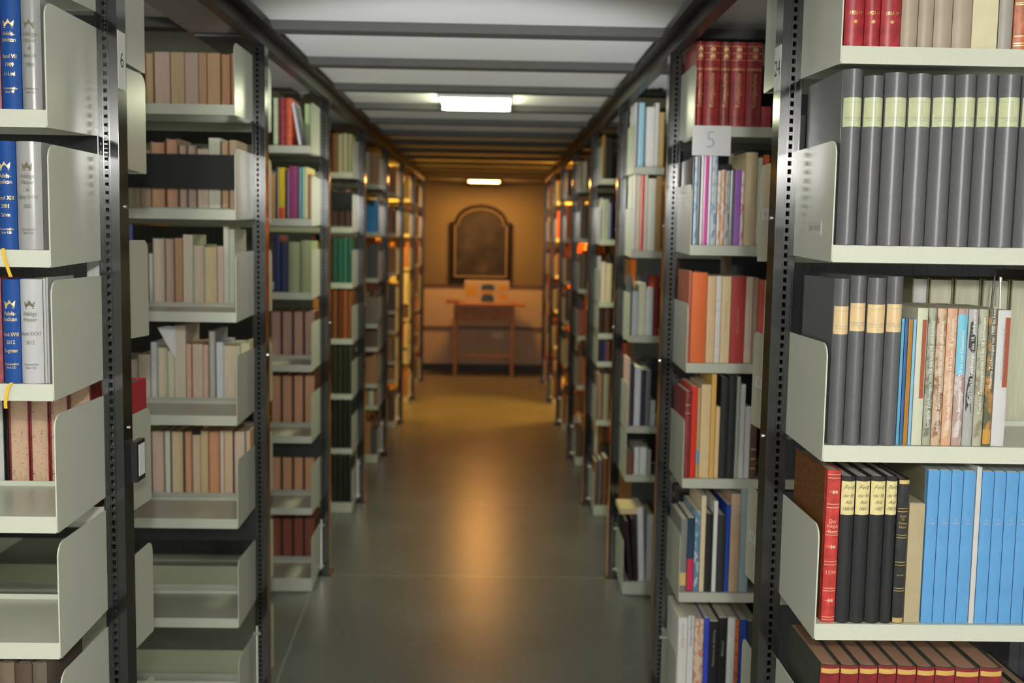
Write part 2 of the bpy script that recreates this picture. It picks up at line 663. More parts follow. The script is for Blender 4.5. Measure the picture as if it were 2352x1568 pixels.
def post_mesh(s):
    """hollow perforated steel upright; s = 1: corridor face on the +x side"""
    bm = bmesh.new()
    w, dep = 0.042, 0.05
    hx0, hx1 = -0.0275, -0.0205
    n = int(ZR / PITCH)
    xs = [-w, hx0, hx1, -0.0]
    # front and rear plates with a column of real slots
    for y in (0.0, dep):
        z = 0.0
        prev = [bm.verts.new((x, y, 0)) for x in xs]
        for i in range(n):
            za = i * PITCH + 0.0035
            zb = za + 0.0095
            ra = [bm.verts.new((x, y, za)) for x in xs]
            rb = [bm.verts.new((x, y, zb)) for x in xs]
            for q in (0, 1, 2):
                bm.faces.new((prev[q], prev[q + 1], ra[q + 1], ra[q]))
            for q in (0, 2):
                bm.faces.new((ra[q], ra[q + 1], rb[q + 1], rb[q]))
            prev = rb
        top = [bm.verts.new((x, y, ZR)) for x in xs]
        for q in (0, 1, 2):
            bm.faces.new((prev[q], prev[q + 1], top[q + 1], top[q]))
    # side plates, recessed slot walls
    for x in (-w, 0.0):
        v = [bm.verts.new((x, y, z)) for (y, z) in ((0, 0), (dep, 0), (dep, ZR), (0, ZR))]
        bm.faces.new(v)
    v = [bm.verts.new((x, y, ZR)) for (x, y) in ((-w, 0), (0, 0), (0, dep), (-w, dep))]
    bm.faces.new(v)
    bmesh.ops.remove_doubles(bm, verts=bm.verts, dist=1e-5)
    # rolled ribs beside the slots and along the outer flange
    for xr in (-0.0300, -0.0182, -0.0405, -0.0010):
        box(bm, xr - 0.0007, xr + 0.0007, -0.0016, 0.0002, 0, ZR)
    # small pin holes shown as studs on the flange
    for i in range(n):
        box(bm, -0.0362, -0.0342, -0.0007, 0.0, i * PITCH + 0.002, i * PITCH + 0.007)
    if s < 0:
        for vt in bm.verts:
            vt.co.x = -vt.co.x
    return mesh('post', bm, M_POST)


def tray_mesh(s, L, f, lip=0.030):
    """folded sheet shelf: top plate, front lip, rear upstand; f = 1 front side, -1 rear side"""
    bm = bmesh.new()
    a, b = -0.0415, -0.0415 - L
    y0, y1 = -SH, -0.003
    th = 0.0025
    box(bm, b, a, y0, y1, -th, 0)
    box(bm, b, a, y0, y0 + th, -lip, -th)
    box(bm, b, a, y0 + th, y0 + 0.014, -lip, -lip + th)
    box(bm, b, a, y1 - th, y1, 0, 0.010)
    box(bm, b, a, y1 - th, y1, -0.022, -th)
    for vt in bm.verts:
        if s < 0:
            vt.co.x = -vt.co.x
        if f < 0:
            vt.co.y = 0.05 - vt.co.y
    return mesh('shelf', bm, M_SHELF)


def panel_mesh(s, f, lip=0.030, hgt=0.182):
    """end bracket of a shelf with the upper outer corner rounded"""
    bm = bmesh.new()
    y0, y1, r = -SH - 0.0005, 0.0, 0.026
    pts = [(y1, -0.022), (y0 + 0.004, -lip), (y0, -lip + 0.003)]
    for i in range(9):
        t = math.pi - i * math.pi / 16
        pts.append((y0 + r + r * math.cos(t), hgt - r + r * math.sin(t)))
    pts += [(y1, hgt)]
    prism(bm, pts, 0, -0.0412, -0.0388)
    for vt in bm.verts:
        if s < 0:
            vt.co.x = -vt.co.x
        if f < 0:
            vt.co.y = 0.05 - vt.co.y
    return mesh('end_panel', bm, M_SHELF)


POST = {1: post_mesh(1), -1: post_mesh(-1)}
LEN = 1.0
TRAY = {(s, f): tray_mesh(s, LEN, f) for s in (1, -1) for f in (1, -1)}
PLINTH = {(s, f): tray_mesh(s, LEN, f, 0.058) for s in (1, -1) for f in (1, -1)}
PANEL = {(s, f): panel_mesh(s, f) for s in (1, -1) for f in (1, -1)}
PANEL_LOW = {(s, f): panel_mesh(s, f, 0.058) for s in (1, -1) for f in (1, -1)}


def simple(name, fn, m):
    bm = bmesh.new()
    fn(bm)
    return mesh(name, bm, m)


BARM = {s: simple('cross_bar', lambda bm, s=s: box(bm, *((-0.0425 - LEN, -0.0425) if s > 0 else (0.0425, 0.0425 + LEN)), 0.012, 0.034, 0, 0.108), M_BAR) for s in (1, -1)}
FOOT = {s: simple('foot_plate', lambda bm, s=s: box(bm, *((-0.055, 0.012) if s > 0 else (-0.012, 0.055)), -0.012, 0.062, 0, 0.010), M_BLACK) for s in (1, -1)}


def rod_mesh(s):
    bm = bmesh.new()
    x = -0.034 * s
    tube(bm, (x, -0.006, 0.03), (x, -0.006, 0.262), 0.0042, 10)
    for z in (0.045, 0.236):
        tube(bm, (x - 0.012, -0.006, z), (x + 0.012, -0.006, z), 0.0062, 10)
    return mesh('brace_rod', bm, M_STEEL)


ROD = {1: rod_mesh(1), -1: rod_mesh(-1)}

SHELVES = {
    ('L', 1): ([1.99, 1.756, 1.517, 1.283, 1.046, 0.815, 0.575, 0.335, 0.06], [1.925, 1.708, 1.352, 0.980, 0.672, 0.36, 0.06]),
    ('R', 1): ([1.891, 1.549, 1.193, 0.864, 0.522, 0.06], [1.909, 1.539, 1.171, 0.82, 0.46, 0.06]),
    ('L', 2): ([1.929, 1.622, 1.316, 1.002, 0.683, 0.370, 0.06],) * 2,
    ('R', 2): ([1.894, 1.541, 1.184, 0.827, 0.467, 0.085],) * 2,
    ('L', 3): ([1.924, 1.619, 1.308, 0.998, 0.688, 0.373, 0.06],) * 2,
    ('R', 3): ([1.862, 1.509, 1.146, 0.752, 0.537, 0.06],) * 2,
    ('L', 4): ([1.895, 1.598, 1.293, 0.984, 0.675, 0.368, 0.06],) * 2,
    ('R', 4): ([1.887, 1.555, 1.211, 1.035, 0.878, 0.547, 0.06],) * 2,
}
SGEN = {'L': [1.90, 1.58, 1.27, 0.96, 0.80, 0.55, 0.40, 0.06], 'R': [1.90, 1.56, 1.22, 0.90, 0.56, 0.06]}
RACKS = {}
RACK_LABEL = {
    ('L', 1): 'tall black-posted steel bookshelf rack with a number 6 card on its post',
    ('R', 1): 'tall black-posted steel bookshelf rack with rows of dark grey volumes',
    ('L', 2): 'black-posted bookshelf rack of fore-edge-out books with two empty lower shelves',
    ('R', 2): 'black-posted bookshelf rack holding gilt red volumes and a number 5 card',
    ('L', 3): 'third black-posted steel bookshelf rack down the left of the corridor',
    ('R', 3): 'third black-posted steel bookshelf rack down the right of the corridor',
}
for side, s, X in (('L', 1, XL), ('R', -1, XR)):
    for k in range(1, 9):
        e = empty('bookshelf_rack', (X, yk(k), 0))
        RACKS[(side, k)] = e
        lab = RACK_LABEL.get((side, k)) or f"black-posted steel bookshelf rack, {ORD[k - 1]} from the camera along the {'left' if side == 'L' else 'right'} of the corridor"
        tag(e, lab, 'bookshelf', 'steel bookshelf racks along the corridor')
        link('post', POST[s], e)
        if k <= 2:
            link('post', POST[s], e, (-s * (LEN + 0.043), 0, 0))
        link('foot_plate', FOOT[s], e)
        for z in (1.693, 0.545):
            link('cross_bar', BARM[s], e, (0, 0, z))
        if k >= 2:
            link('brace_rod', ROD[s], e)
        fr, rr = SHELVES.get((side, k), (SGEN[side], SGEN[side]))
        for f, zz in ((1, fr), (-1, rr)):
            for z in zz:
                low = z < 0.1
                t = link('shelf', (PLINTH if low else TRAY)[(s, f)], e, (0, 0, z))
                p = link('end_panel', (PANEL_LOW if low else PANEL)[(s, f)], t)
                if f == 1 and k == 1 or (f == 1 and k == 2):
                    link('end_panel', PANEL[(s, f)], t, (-s * (LEN + 0.0025 - 0.0), 0, 0))
        # screw heads on the corridor face
        bm = bmesh.new()
        for z in (1.16, 1.60):
            tube(bm, (0, 0.03, z), (s * 0.003, 0.03, z), 0.004, 10)
        obj('screw', bm, M_STEEL, e)


def sticker(parent, s, y0, y1, z0, z1, txt, size, inkm, name='number_label'):
    bm = bmesh.new()
    box(bm, *((0.0, 0.0006) if s > 0 else (-0.0006, 0.0)), y0, y1, z0, z1)
    o = obj(name, bm, M_WHITE, parent)
    V, Fs = text_geo(txt)
    bm = bmesh.new()
    yc, zc = (y0 + y1) / 2, (z0 + z1) / 2
    vs = [bm.verts.new((s * 0.0009, yc + s * a * size, zc + b * size)) for a, b in V]
    for f in Fs:
        bm.faces.new([vs[i] for i in f])
    d = obj('digit', bm, inkm, o)
    return o


sticker(RACKS[('L', 1)], 1, 0.003, 0.046, 1.826, 1.936, '6', 0.042, M_INK)
sticker(RACKS[('R', 1)], -1, 0.004, 0.048, 1.848, 1.935, '24', 0.044, M_INK)

# label holder on the post of the nearest left rack
bm = bmesh.new()
box(bm, 0.0, 0.012, 0.038, 0.088, 1.045, 1.128)
hld = obj('label_holder', bm, M_BLACK, RACKS[('L', 1)])
bm = bmesh.new()
box(bm, 0.012, 0.0126, 0.050, 0.085, 1.055, 1.120)
obj('label_card', bm, M_WHITE, hld)


def panel_label(side, k, f, z, y0, y1, z0, z1, txt, sz):
    """paper label stuck on the outer face of an end panel"""
    s = 1 if side == 'L' else -1
    e = RACKS[(side, k)]
    bm = bmesh.new()
    xa, xb = -0.0388 * s, (-0.0388 + 0.0005) * s
    box(bm, min(xa, xb), max(xa, xb), y0, y1, z0, z1)
    o = obj('panel_label', bm, plain('aged_white_card', (0.62, 0.62, 0.58), 0.5), e)
    V, Fs = text_geo(txt)
    bm = bmesh.new()
    vs = [bm.verts.new((xb + 0.0003 * s, (y0 + y1) / 2 + s * a * sz, (z0 + z1) / 2 + b * sz)) for a, b in V]
    for fc in Fs:
        bm.faces.new([vs[i] for i in fc])
    obj('lettering', bm, M_GREYINK, o)


panel_label('R', 1, 1, 1.549, -0.172, -0.092, 1.566, 1.592, '8407-8408', 0.015)
panel_label('L', 1, -1, 1.708, 0.125, 0.165, 1.775, 1.812, '97', 0.02)
for z in (1.541, 1.17, 0.82):
    panel_label('R', 1, -1, z, 0.20, 0.255, z + 0.06, z + 0.085, '5 A', 0.015)

# number card hanging on the shelf front of the second right rack
Yc = yk(2) - SH - 0.004
e = empty('number_card', (0.650, Yc, 1.851))
bm = bmesh.new(); box(bm, -0.0575, 0.0575, -0.0008, 0.0, -0.0440, 0.0440); obj('card', bm, M_WHITE, e)
V, Fs = text_geo('5', 0.0, 0.022)
bm = bmesh.new()
vs = [bm.verts.new((-0.003 + a * 0.068, -0.0012, b * 0.072)) for a, b in V]
for f in Fs:
    bm.faces.new([vs[i] for i in f])
obj('digit', bm, plain('pale_grey_print', (0.40, 0.40, 0.40), 0.6), e)
tag(e, 'white card with a grey number 5 hanging under the gilt red volumes', 'sign')

# ------------------------------------------------------------------ ceiling lamps
def ceiling_lamp(loc, wx, wy, hh, em, label, ecap=True):
    e = empty('ceiling_lamp', loc)
    bm = bmesh.new(); box(bm, -wx / 2, wx / 2, -wy / 2, wy / 2, -0.012, 0.0); obj('housing', bm, M_WHITE, e)
    bm = bmesh.new()
    r = 0.012
    pts = [(-wx / 2 + 0.008, -0.012), (-wx / 2 + 0.008, -hh + r), (-wx / 2 + 0.008 + r, -hh), (wx / 2 - 0.008 - r, -hh), (wx / 2 - 0.008, -hh + r), (wx / 2 - 0.008, -0.012)]
    prism(bm, pts, 1, -wy / 2 + 0.02, wy / 2 - 0.02)
    obj('diffuser', bm, em, e)
    for sy in (-1, 1):
        bm = bmesh.new()
        box(bm, -wx / 2, wx / 2, min(sy * wy / 2, sy * (wy / 2 - 0.02)), max(sy * wy / 2, sy * (wy / 2 - 0.02)), -hh, -0.012)
        obj('end_cap', bm, M_WHITE, e)
    tag(e, label, 'lamp')
    return e


E_A = emit('cool_white_tube_glow', (0.95, 1.0, 0.64), LAMP_A)
E_B = emit('warm_bulb_glow', (1.0, 0.42, 0.09), LAMP_B)
E_G = emit('amber_tube_glow', (1.0, 0.50, 0.05), LAMP_AISLE)
E_H = emit('dim_amber_tube_glow', (1.0, 0.50, 0.05), LAMP_AISLE * 0.45)
ceiling_lamp((-0.086, yk(3.25), ZC), 0.335, 0.50, 0.036, E_A, 'cool white lit ceiling lamp between joists over the corridor')
ceiling_lamp((-0.094, YW - 0.68, ZC), 0.35, 0.40, 0.046, E_B, 'warm orange lit ceiling lamp close to the far wall')
ceiling_lamp((-1.25, yk(6.5), ZC), 0.5, 0.16, 0.10, E_H, 'amber lit ceiling lamp in the side aisle left of the corridor')
ceiling_lamp((1.15, yk(6.5), ZC), 0.5, 0.16, 0.10, E_G, 'amber lit ceiling lamp in the side aisle right of the corridor')

# ------------------------------------------------------------------ books, nearest right rack
P_CREAM = '#d8d2b4'


def grey_volume(label_hex, h, zl0, zl1, t, glossy):
    lm = plain('aged_label ' + label_hex, hexc(label_hex), 0.16 if glossy else 0.4, 0, 0.06, 60)
    ex = [('band', 'spine_label', zl0, zl1, lm, 0.04, 0.97)]
    hh = zl1 - zl0
    ex.append(('lines', 'printed_rule', [zl1 - hh * 0.17], 0.0006, M_GREYINK))
    ex.append(('band', 'printed_rule', zl0 + hh * 0.38, zl1 - hh * 0.10, M_GREYINK, 0.49, 0.51))
    ex.append(('text', [('Hamburger Nachrichten', zl0 + hh * 0.30, 0.0045, False, 0.2, 0.75), ('der Stadt Zeitung', zl0 + hh * 0.21, 0.004, False, 0.2, 0.75), ('1875', zl0 + hh * 0.12, 0.004, False, 0.2, 0.75)], M_GREYINK))
    return ex


S = 1.549
Y1 = yk(1) - SH + 0.006
items = []
LG = '#c0c69c'
for (a, c, top) in [(1921, 1966, 160), (1968, 2014, 175), (2016, 2068, 168), (2069, 2123, 171), (2124, 2175, 174), (2176, 2224, 173), (2225, 2272, 172), (2274, 2325, 173), (2327, 2378, 174)]:
    zt = at(a, 225, Y1).z - S
    zb = at(a, 292, Y1).z - S
    items.append((a, c, top, '#646466', 'buckram', dict(what='grey cloth volume with a yellow-green label', bulge=0.015, extras=grey_volume(LG, 0, zb, zt, 0, True))))
row('R', 1, S, 'third-from-top shelf'.replace('third-from-top', 'second'), items, d=0.21)

S = 1.891
items = []
for i, (a, c) in enumerate([(1939, 1984), (1985, 2021), (2022, 2068)]):
    items.append((a, c, 0, '#a82c34', 'leather', dict(h=0.27, bulge=0.007, what='red leather volume with gilt date', extras=[
        ('text', [('1920-19', 0.0555, 0.0085, False, 0.15, 0.8), (STAR, 0.041, 0.008, False, 0, 1)], M_GOLD)])))
for (a, c) in [(2069, 2107), (2108, 2143), (2144, 2186), (2187, 2231)]:
    items.append((a, c, 0, '#b0a08c', 'paper', dict(h=0.26, bulge=0.006, what='beige soft-bound volume')))
items.append((2232, 2291, 0, '#e2d9b4', 'paper', dict(h=0.25, bulge=0.0008, what='coverless book showing its cream page folds')))
items.append((2293, 2325, 0, '#a9a49a', 'paper', dict(h=0.26, bulge=0.005, what='grey paper-bound volume')))
items.append((2327, 2384, 0, '#b8622c', 'leather', dict(h=0.27, what='tan leather volume with gilt foot', extras=[('lines', 'gilt_band', [0.006, 0.010, 0.022, 0.075, 0.078], 0.0012, M_GOLD)])))
row('R', 1, S, 'top shelf', items, d=0.2)

S = 1.193
items = []
for (a, c, top, l0, l1) in [(1901, 1937, 640, 767, 703), (1938, 1975, 633, 760, 696), (1977, 2020, 638, 764, 699), (2021, 2058, 635, 762, 698)]:
    items.append((a, c, top, '#606062', 'buckram', dict(what='grey cloth volume with a tan label', bulge=0.012, extras=grey_volume('#d8bd8c', 0, at(a, l0, Y1).z - S, at(a, l1, Y1).z - S, 0, False))))
items += [
    (2059, 2066, 732, '#5fa6c4', 'gloss', dict(what='thin light blue brochure')),
    (2067, 2074, 732, '#2f62a0', 'gloss', dict(what='thin dark blue brochure')),
    (2075, 2085, 734, '#b07a1e', 'gloss', dict(what='thin ochre brochure')),
    (2086, 2093, 734, '#86bce0', 'gloss', dict(what='thin pale blue brochure')),
]
BROWN = plain('brown_print', hexc('#9a4e34'), 0.4)


def vtext(s, z, size, m, shear=0.0, sx=1.0): return ('text', [(s, z, size, True, shear, sx)], m)


items += [
    (2094, 2118, 708, '#d2d3ba', 'gloss', dict(what='pale catalogue with a long brown spine stripe', bulge=0.002, extras=[('band', 'spine_stripe', 0.085, 0.226, BROWN, 0.48, 0.92)])),
    (2119, 2138, 708, '#a6a992', 'art/#6b6a5a', dict(what='grey-green drawings catalogue', bulge=0.003, extras=[vtext('Spanische Zeichnungen Von 16. bis zum 19. Jahrhundert', 0.128, 0.0085, M_WHITEINK, 0, 1)])),
    (2139, 2161, 709, '#cdb294', 'art/#8a5c34', dict(what='pinkish-beige drawings catalogue', bulge=0.003, extras=[vtext('Italienische Zeichnungen von 1450 bis zum 16. Jahrhundert', 0.125, 0.0083, M_WHITEINK)])),
    (2162, 2185, 709, '#d6a684', 'art/#e2c6a4', dict(what='peach drawings catalogue', bulge=0.003, extras=[vtext('Holländische Zeichnungen vom 16. bis zum 18. Jahrhundert', 0.128, 0.0083, M_WHITEINK)])),
    (2186, 2209, 710, '#b59690', 'art/#d8cfc8', dict(what='catalogue with a sky-blue upper spine', bulge=0.003, extras=[('band', 'blue_spine_half', 0.128, 0.236, plain('sky_blue_print', hexc('#6cb4cc'), 0.3), 0.02, 0.98), vtext('Französische Zeichnungen von 1700 bis zum Klassizismus', 0.112, 0.0083, M_WHITEINK)])),
    (2210, 2233, 711, '#b0b0ac', 'gloss', dict(what='light grey catalogue with black figures', bulge=0.003, extras=[
        ('blot', 'printed_figure', M_INK, [(0.1, 0.178), (0.55, 0.166), (0.8, 0.172), (0.78, 0.196), (0.5, 0.205), (0.42, 0.226), (0.2, 0.222), (0.15, 0.2)]),
        ('blot', 'printed_figure', M_INK, [(0.15, 0.062), (0.4, 0.074), (0.75, 0.058), (0.72, 0.066), (0.55, 0.082), (0.72, 0.098), (0.6, 0.112), (0.75, 0.128), (0.35, 0.132), (0.2, 0.112), (0.1, 0.092)]),
        vtext('Französische Zeichnungen des 19. Jahrhunderts', 0.162, 0.0088, M_WHITEINK)])),
    (2234, 2256, 711, '#aeb096', 'art/#8a7c64', dict(what='sage drawings catalogue', bulge=0.003, extras=[vtext('Deutsche Zeichnungen vom 15. bis 18. Jahrhundert', 0.145, 0.0083, M_WHITEINK)])),
    (2257, 2276, 712, '#5a5c42', 'art/#c88a3a', dict(what='dark green catalogue with orange print', bulge=0.003, extras=[('band', 'ochre_foot', 0.004, 0.030, plain('ochre_print', hexc('#b88a34'), 0.35), 0.02, 0.98), vtext('Moderne Zeichnungen von 1900 bis heute', 0.178, 0.0085, M_WHITEINK)])),
    (2277, 2307, 713, '#d4d4d4', 'gloss', dict(what='white catalogue with a brown title stripe', bulge=0.002, extras=[('band', 'spine_stripe', 0.107, 0.232, BROWN, 0.55, 0.98), ('text', [('Michael Zeichnungen im 19. Jh.', 0.168, 0.0075, True, 0, 1)], M_GREYINK)])),
]
row('R', 1, S, 'third shelf', items, d=0.185)

items = []
for (a, c, top, pg) in [(2078, 2115, 638, '#dcdcd8'), (2117, 2171, 640, '#d8d4b6'), (2174, 2234, 640, '#cfcfb0'), (2237, 2299, 642, '#cacbac'), (2302, 2362, 642, '#cfcfb0')]:
    items.append((a, c, top, '#8e8e70', 'cloth', dict(pages=pg)))
row('R', 1, 1.171, 'third shelf, back row', items, face='fore', d=0.19)

S = 0.864
items = [(1887, 1918, 1081, '#c63a34', 'leather', dict(what='red-spined book with brown marbled boards', bulge=0.004, extras=[('board', plain('brown_marbled_paper', hexc('#6a4018'), 0.5, 0, 0.5, 120)),
    ('lines', 'gilt_band', [at(1900, y, Y1).z - S for y in (1091, 1099, 1159, 1167, 1222, 1230, 1291, 1298, 1352, 1358, 1418, 1424)], 0.0013, plain('pale_gilt', (0.75, 0.5, 0.34), 0.35, 0.5)),
    ('text', [(ORN, at(1900, 1130, Y1).z - S, 0.011, False, 0, 1), ('Der', 0.188, 0.010, False, 0, .9), ('Welsgeist', 0.179, 0.009, False, 0, .75), ('Rest', 0.169, 0.010, False, 0, .9),
              (ORN, at(1900, 1256, Y1).z - S, 0.011, False, 0, 1), ('1594', at(1895, 1315, Y1).z - S, 0.010, False, 0, 1), (ORN, at(1895, 1379, Y1).z - S, 0.011, False, 0, 1)], plain('pale_gilt', (0.75, 0.5, 0.34), 0.35, 0.5))]))]
HAND = plain('handwriting_ink', (0.10, 0.08, 0.05), 0.6)
LABEL_C = plain('cream_handwritten_label', hexc('#d6c88e'), 0.45, 0, 0.08, 90)
for i, (a, c, yr) in enumerate([(1919, 1951, '1880-86'), (1952, 1985, '1881-'), (1986, 2020, '1882'), (2021, 2047, '1883-84')]):
    z1 = at(a, 1105, Y1).z - S
    z0 = at(a, 1182, Y1).z - S
    q = (z1 - z0)
    items.append((a, c, 1094, '#2b2b2d', 'cloth', dict(what='black cloth volume with a handwritten cream label', bulge=0.006, pages='#c8c4bc', extras=[
        ('band', 'spine_label', z0, z1, LABEL_C, 0.02, 0.98),
        ('text', [('Ferd', z1 - q * .18, 0.011, False, .5, .9), ('der Rh', z1 - q * .43, 0.009, False, .5, .8), ('Anz', z1 - q * .62, 0.010, False, .5, .8), (yr, z1 - q * .82, 0.009, False, .5, .8)], HAND)])))
items.append((2049, 2075, 1101, '#282829', 'leather', dict(what='black leather book with gilt double bands', bulge=0.004, pages='#8a847a', extras=[
    ('band', 'gilt_cap', at(2060, 1112, Y1).z - S, at(2060, 1103, Y1).z - S, M_GOLD, 0.05, 0.95),
    ('band', 'gilt_foot', 0.001, 0.010, M_GOLD, 0.05, 0.95),
    ('lines', 'gilt_band', [at(2060, y, Y1).z - S for y in (1169, 1176, 1230, 1236, 1292, 1299, 1352, 1358)], 0.0010, M_GOLD),
    ('text', [('Zeitbl', at(2060, 1186, Y1).z - S, .006, False, 0, .8), ('für', at(2060, 1193, Y1).z - S, .006, False, 0, .8), ('Christen', at(2060, 1202, Y1).z - S, .006, False, 0, .75), ('Hand', at(2060, 1211, Y1).z - S, .0065, False, 0, .9), ('Lpz 1863', at(2060, 1321, Y1).z - S, .004, False, 0, .8)], M_GOLDINK)])))
items.append((2077, 2113, 1158, '#b8a884', 'paper', dict(what='plain beige pamphlet box', bulge=0.0006, pages='#b4a684', d=0.16)))
bx = [2116, 2143, 2170, 2197, 2225]
blue_books = [(a, c - 1) for a, c in zip(bx[:-1], bx[1:])] + [(2226, 2238)] + [(2239, 2266), (2267, 2293), (2294, 2322), (2323, 2349), (2350, 2377)]
for i, (a, c) in enumerate(blue_books):
    if (a, c) == (2226, 2238):
        items.append((a, c, 1074, '#d2d2ce', 'paper', dict(what='thin white booklet amid the sky-blue volumes', pages='#c0bfb4', d=0.20)))
    else:
        items.append((a, c, 1081 + i * 0.6, '#5fa2da', 'paper', dict(what='sky-blue periodical volume', pages='#bcbca8', bulge=0.0012, d=0.20, extras=([('board', plain('grey_brown_board', hexc('#7a765a'), 0.6))] if i == 0 else []) + [
            ('text', [(str(21 + i), 0.193, 0.0055, False, 0, 1), (str(1988 + i), 0.186, 0.0055, False, 0, 1)], plain('grey_blue_print', (0.45, 0.42, 0.45), 0.5))])))
row('R', 1, S, 'fourth shelf', items, d=0.205)
# a taller grey-brown volume set back behind the pamphlet box
xa, xb = x_at(2084, yk(1) - 0.055, S), x_at(2110, yk(1) - 0.055, S)

S = 0.522
items = []
GILTEDGE = plain('gilt_label_band', hexc('#d8b060'), 0.35, 0.3)
for (a, c, top) in [(1872, 1916, 1527), (1917, 1959, 1528), (1960, 2002, 1528), (2003, 2045, 1528), (2046, 2090, 1530), (2091, 2132, 1532), (2133, 2178, 1532), (2179, 2233, 1535), (2234, 2285, 1534)]:
    zt = at(a, top + 8, Y1).z - S
    items.append((a, c, top, '#43483e', 'leather', dict(what='dark red leather volume with scalloped gilt band', pages='#b48464', bulge=0.005, extras=[
        ('band', 'leather_spine', 0.0005, at(a, top, Y1).z - S - 0.0008, cover_mat('#7c1c22', 'leather'), 0.0, 1.0),
        ('lines', 'gilt_band', [zt - 0.009], 0.009, GILTEDGE)])))
for (a, c) in [(2288, 2318), (2320, 2350), (2352, 2382)]:
    items.append((a, c, 1600, '#2c2c2c', 'cloth', dict(what='low black cloth book with tan page tops', pages='#a07e60')))
row('R', 1, S, 'fifth shelf', items, d=0.215)

# steel wire book support standing between the catalogues and the back row
e = empty('wire_book_support', (x_at(2250, yk(1) - 0.035, 1.2), yk(1) - 0.035, 1.194))
bm = bmesh.new()
tube(bm, (0.0, 0, 0.0), (0.012, 0, 0.300), 0.0022, 8)
obj('dark_rod', bm, M_BLACK, e)
bm = bmesh.new()
tube(bm, (0.036, 0, 0.0), (0.024, 0, 0.292), 0.0020, 8)
tube(bm, (0.024, 0, 0.290), (0.0237, 0, 0.298), 0.0034, 8)
obj('bright_rod', bm, M_STEEL, e)
bm = bmesh.new()
box(bm, -0.012, 0.048, -0.012, 0.012, 0.0, 0.0015)
obj('base_plate', bm, M_STEEL, e)
tag(e, 'steel wire book support with two rods behind the drawings catalogues', 'book support')

# ------------------------------------------------------------------ books, nearest left rack
BLUE = '#0f4a96'


def adels(kind, vol, year, part, band, h):
    m = M_GOLD if kind == 'b' else plain('dull_gilt_print', (0.13, 0.115, 0.07), 0.4, 0.0)
    a, b_ = ('Adels-', 'lexikon') if kind == 'b' else ('Adelige', 'Häuser')
    T = [(CROWN, h * .765, .017, False, 0, 1.1), (a, h * .672, .0105, False, 0, .75), (b_, h * .617, .0105, False, 0, .75)]
    if kind == 'g' and year != '2012':
        T.append(('A', h * .545, .010, False, .2, .9))
    T += [('Band ' + vol, h * (.47 if kind == 'b' else .48), .0095, False, 0, .75), (year, h * .395, .0095, False, 0, .8)]
    if part:
        T.append((part, h * .315, .0095, False, 0, .75))
    T += [('Gesamtreihe', h * .185, .0058, False, 0, .8), ('Band ' + band, h * .152, .0058, False, 0, .8)]
    return ('text', T, m)


RIB1 = ('ribbon', [(0.010, 0.03, 0.001), (0.012, -0.0095, 0.0016), (0.0125, -0.0115, -0.008), (0.016, -0.011, -0.022), (0.020, -0.010, -0.036), (0.023, -0.008, -0.048)])
RIB2 = ('ribbon', [(0.018, 0.03, 0.001), (0.017, -0.0095, 0.0016), (0.012, -0.0115, -0.006), (0.008, -0.011, -0.022), (0.006, -0.010, -0.036), (0.006, -0.009, -0.044)])
row('L', 1, 1.756, 'top visible shelf', [
    (-46, 3, -10, '#7a1c2c', 'leather', dict(h=0.188, what='dark red volume')),
    (4, 50, -6, BLUE, 'cloth', dict(h=0.187, bulge=0.009, what='blue volume with gilt crown', extras=[adels('b', 'VII', '1989', 'Li-Lod', '97', 0.187)])),
    (51, 97, -2, '#9c9c9a', 'gloss', dict(h=0.187, bulge=0.009, what='silver-grey volume with crown', extras=[adels('g', 'XI', '1989', '', '85', 0.187)])),
], d=0.13)
row('L', 1, 1.517, 'second visible shelf', [
    (-46, -4, 324, '#7a1c2c', 'leather', dict(what='dark red volume')),
    (-3, 40, 325, BLUE, 'cloth', dict(bulge=0.009, what='blue volume with gilt crown and ribbon', extras=[adels('b', 'XIII', '2001', 'Schm', '128', 0.187), RIB1])),
    (41, 99, 326, '#a4a4a2', 'gloss', dict(bulge=0.010, what='silver-grey volume with crown', extras=[adels('g', 'XXVI', '2001', '', '126', 0.187)])),
], d=0.13)
row('L', 1, 1.283, 'third visible shelf', [
    (-40, 7, 640, '#8c3038', 'leather', dict(what='dull red volume')),
    (9, 49, 642, BLUE, 'cloth', dict(bulge=0.007, what='blue volume with gilt crown and ribbon', extras=[adels('b', 'XVIII', '2012', 'Register', '151', 0.182), RIB2])),
    (50, 101, 642, '#c2c2c4', 'gloss', dict(bulge=0.009, what='white volume with crown', extras=[adels('g', 'XXXI', '2012', '', '150', 0.182)])),
    (102, 107, 640, '#b6b6b4', 'paper', dict(what='thin pale grey booklet', d=0.12)),
    (108, 113, 638, '#a8a8a6', 'paper', dict(what='thin grey booklet', d=0.12)),
], d=0.13)
M_SPK = new_mat('speckled_page_edge')
m, nt, b = M_SPK
n1 = noise(nt, 300, 2)
r1 = ramp(nt, n1.outputs[0], [(0.30, (0.10, 0.06, 0.04)), (0.36, (0.60, 0.40, 0.27)), (0.7, (0.66, 0.46, 0.31))])
nt.links.new(r1.outputs[0], b.inputs['Base Color'])
b.inputs['Roughness'].default_value = 0.7
for q in PAGEGAIN.values():
    MATS[('pages', 'speckle', q)] = m
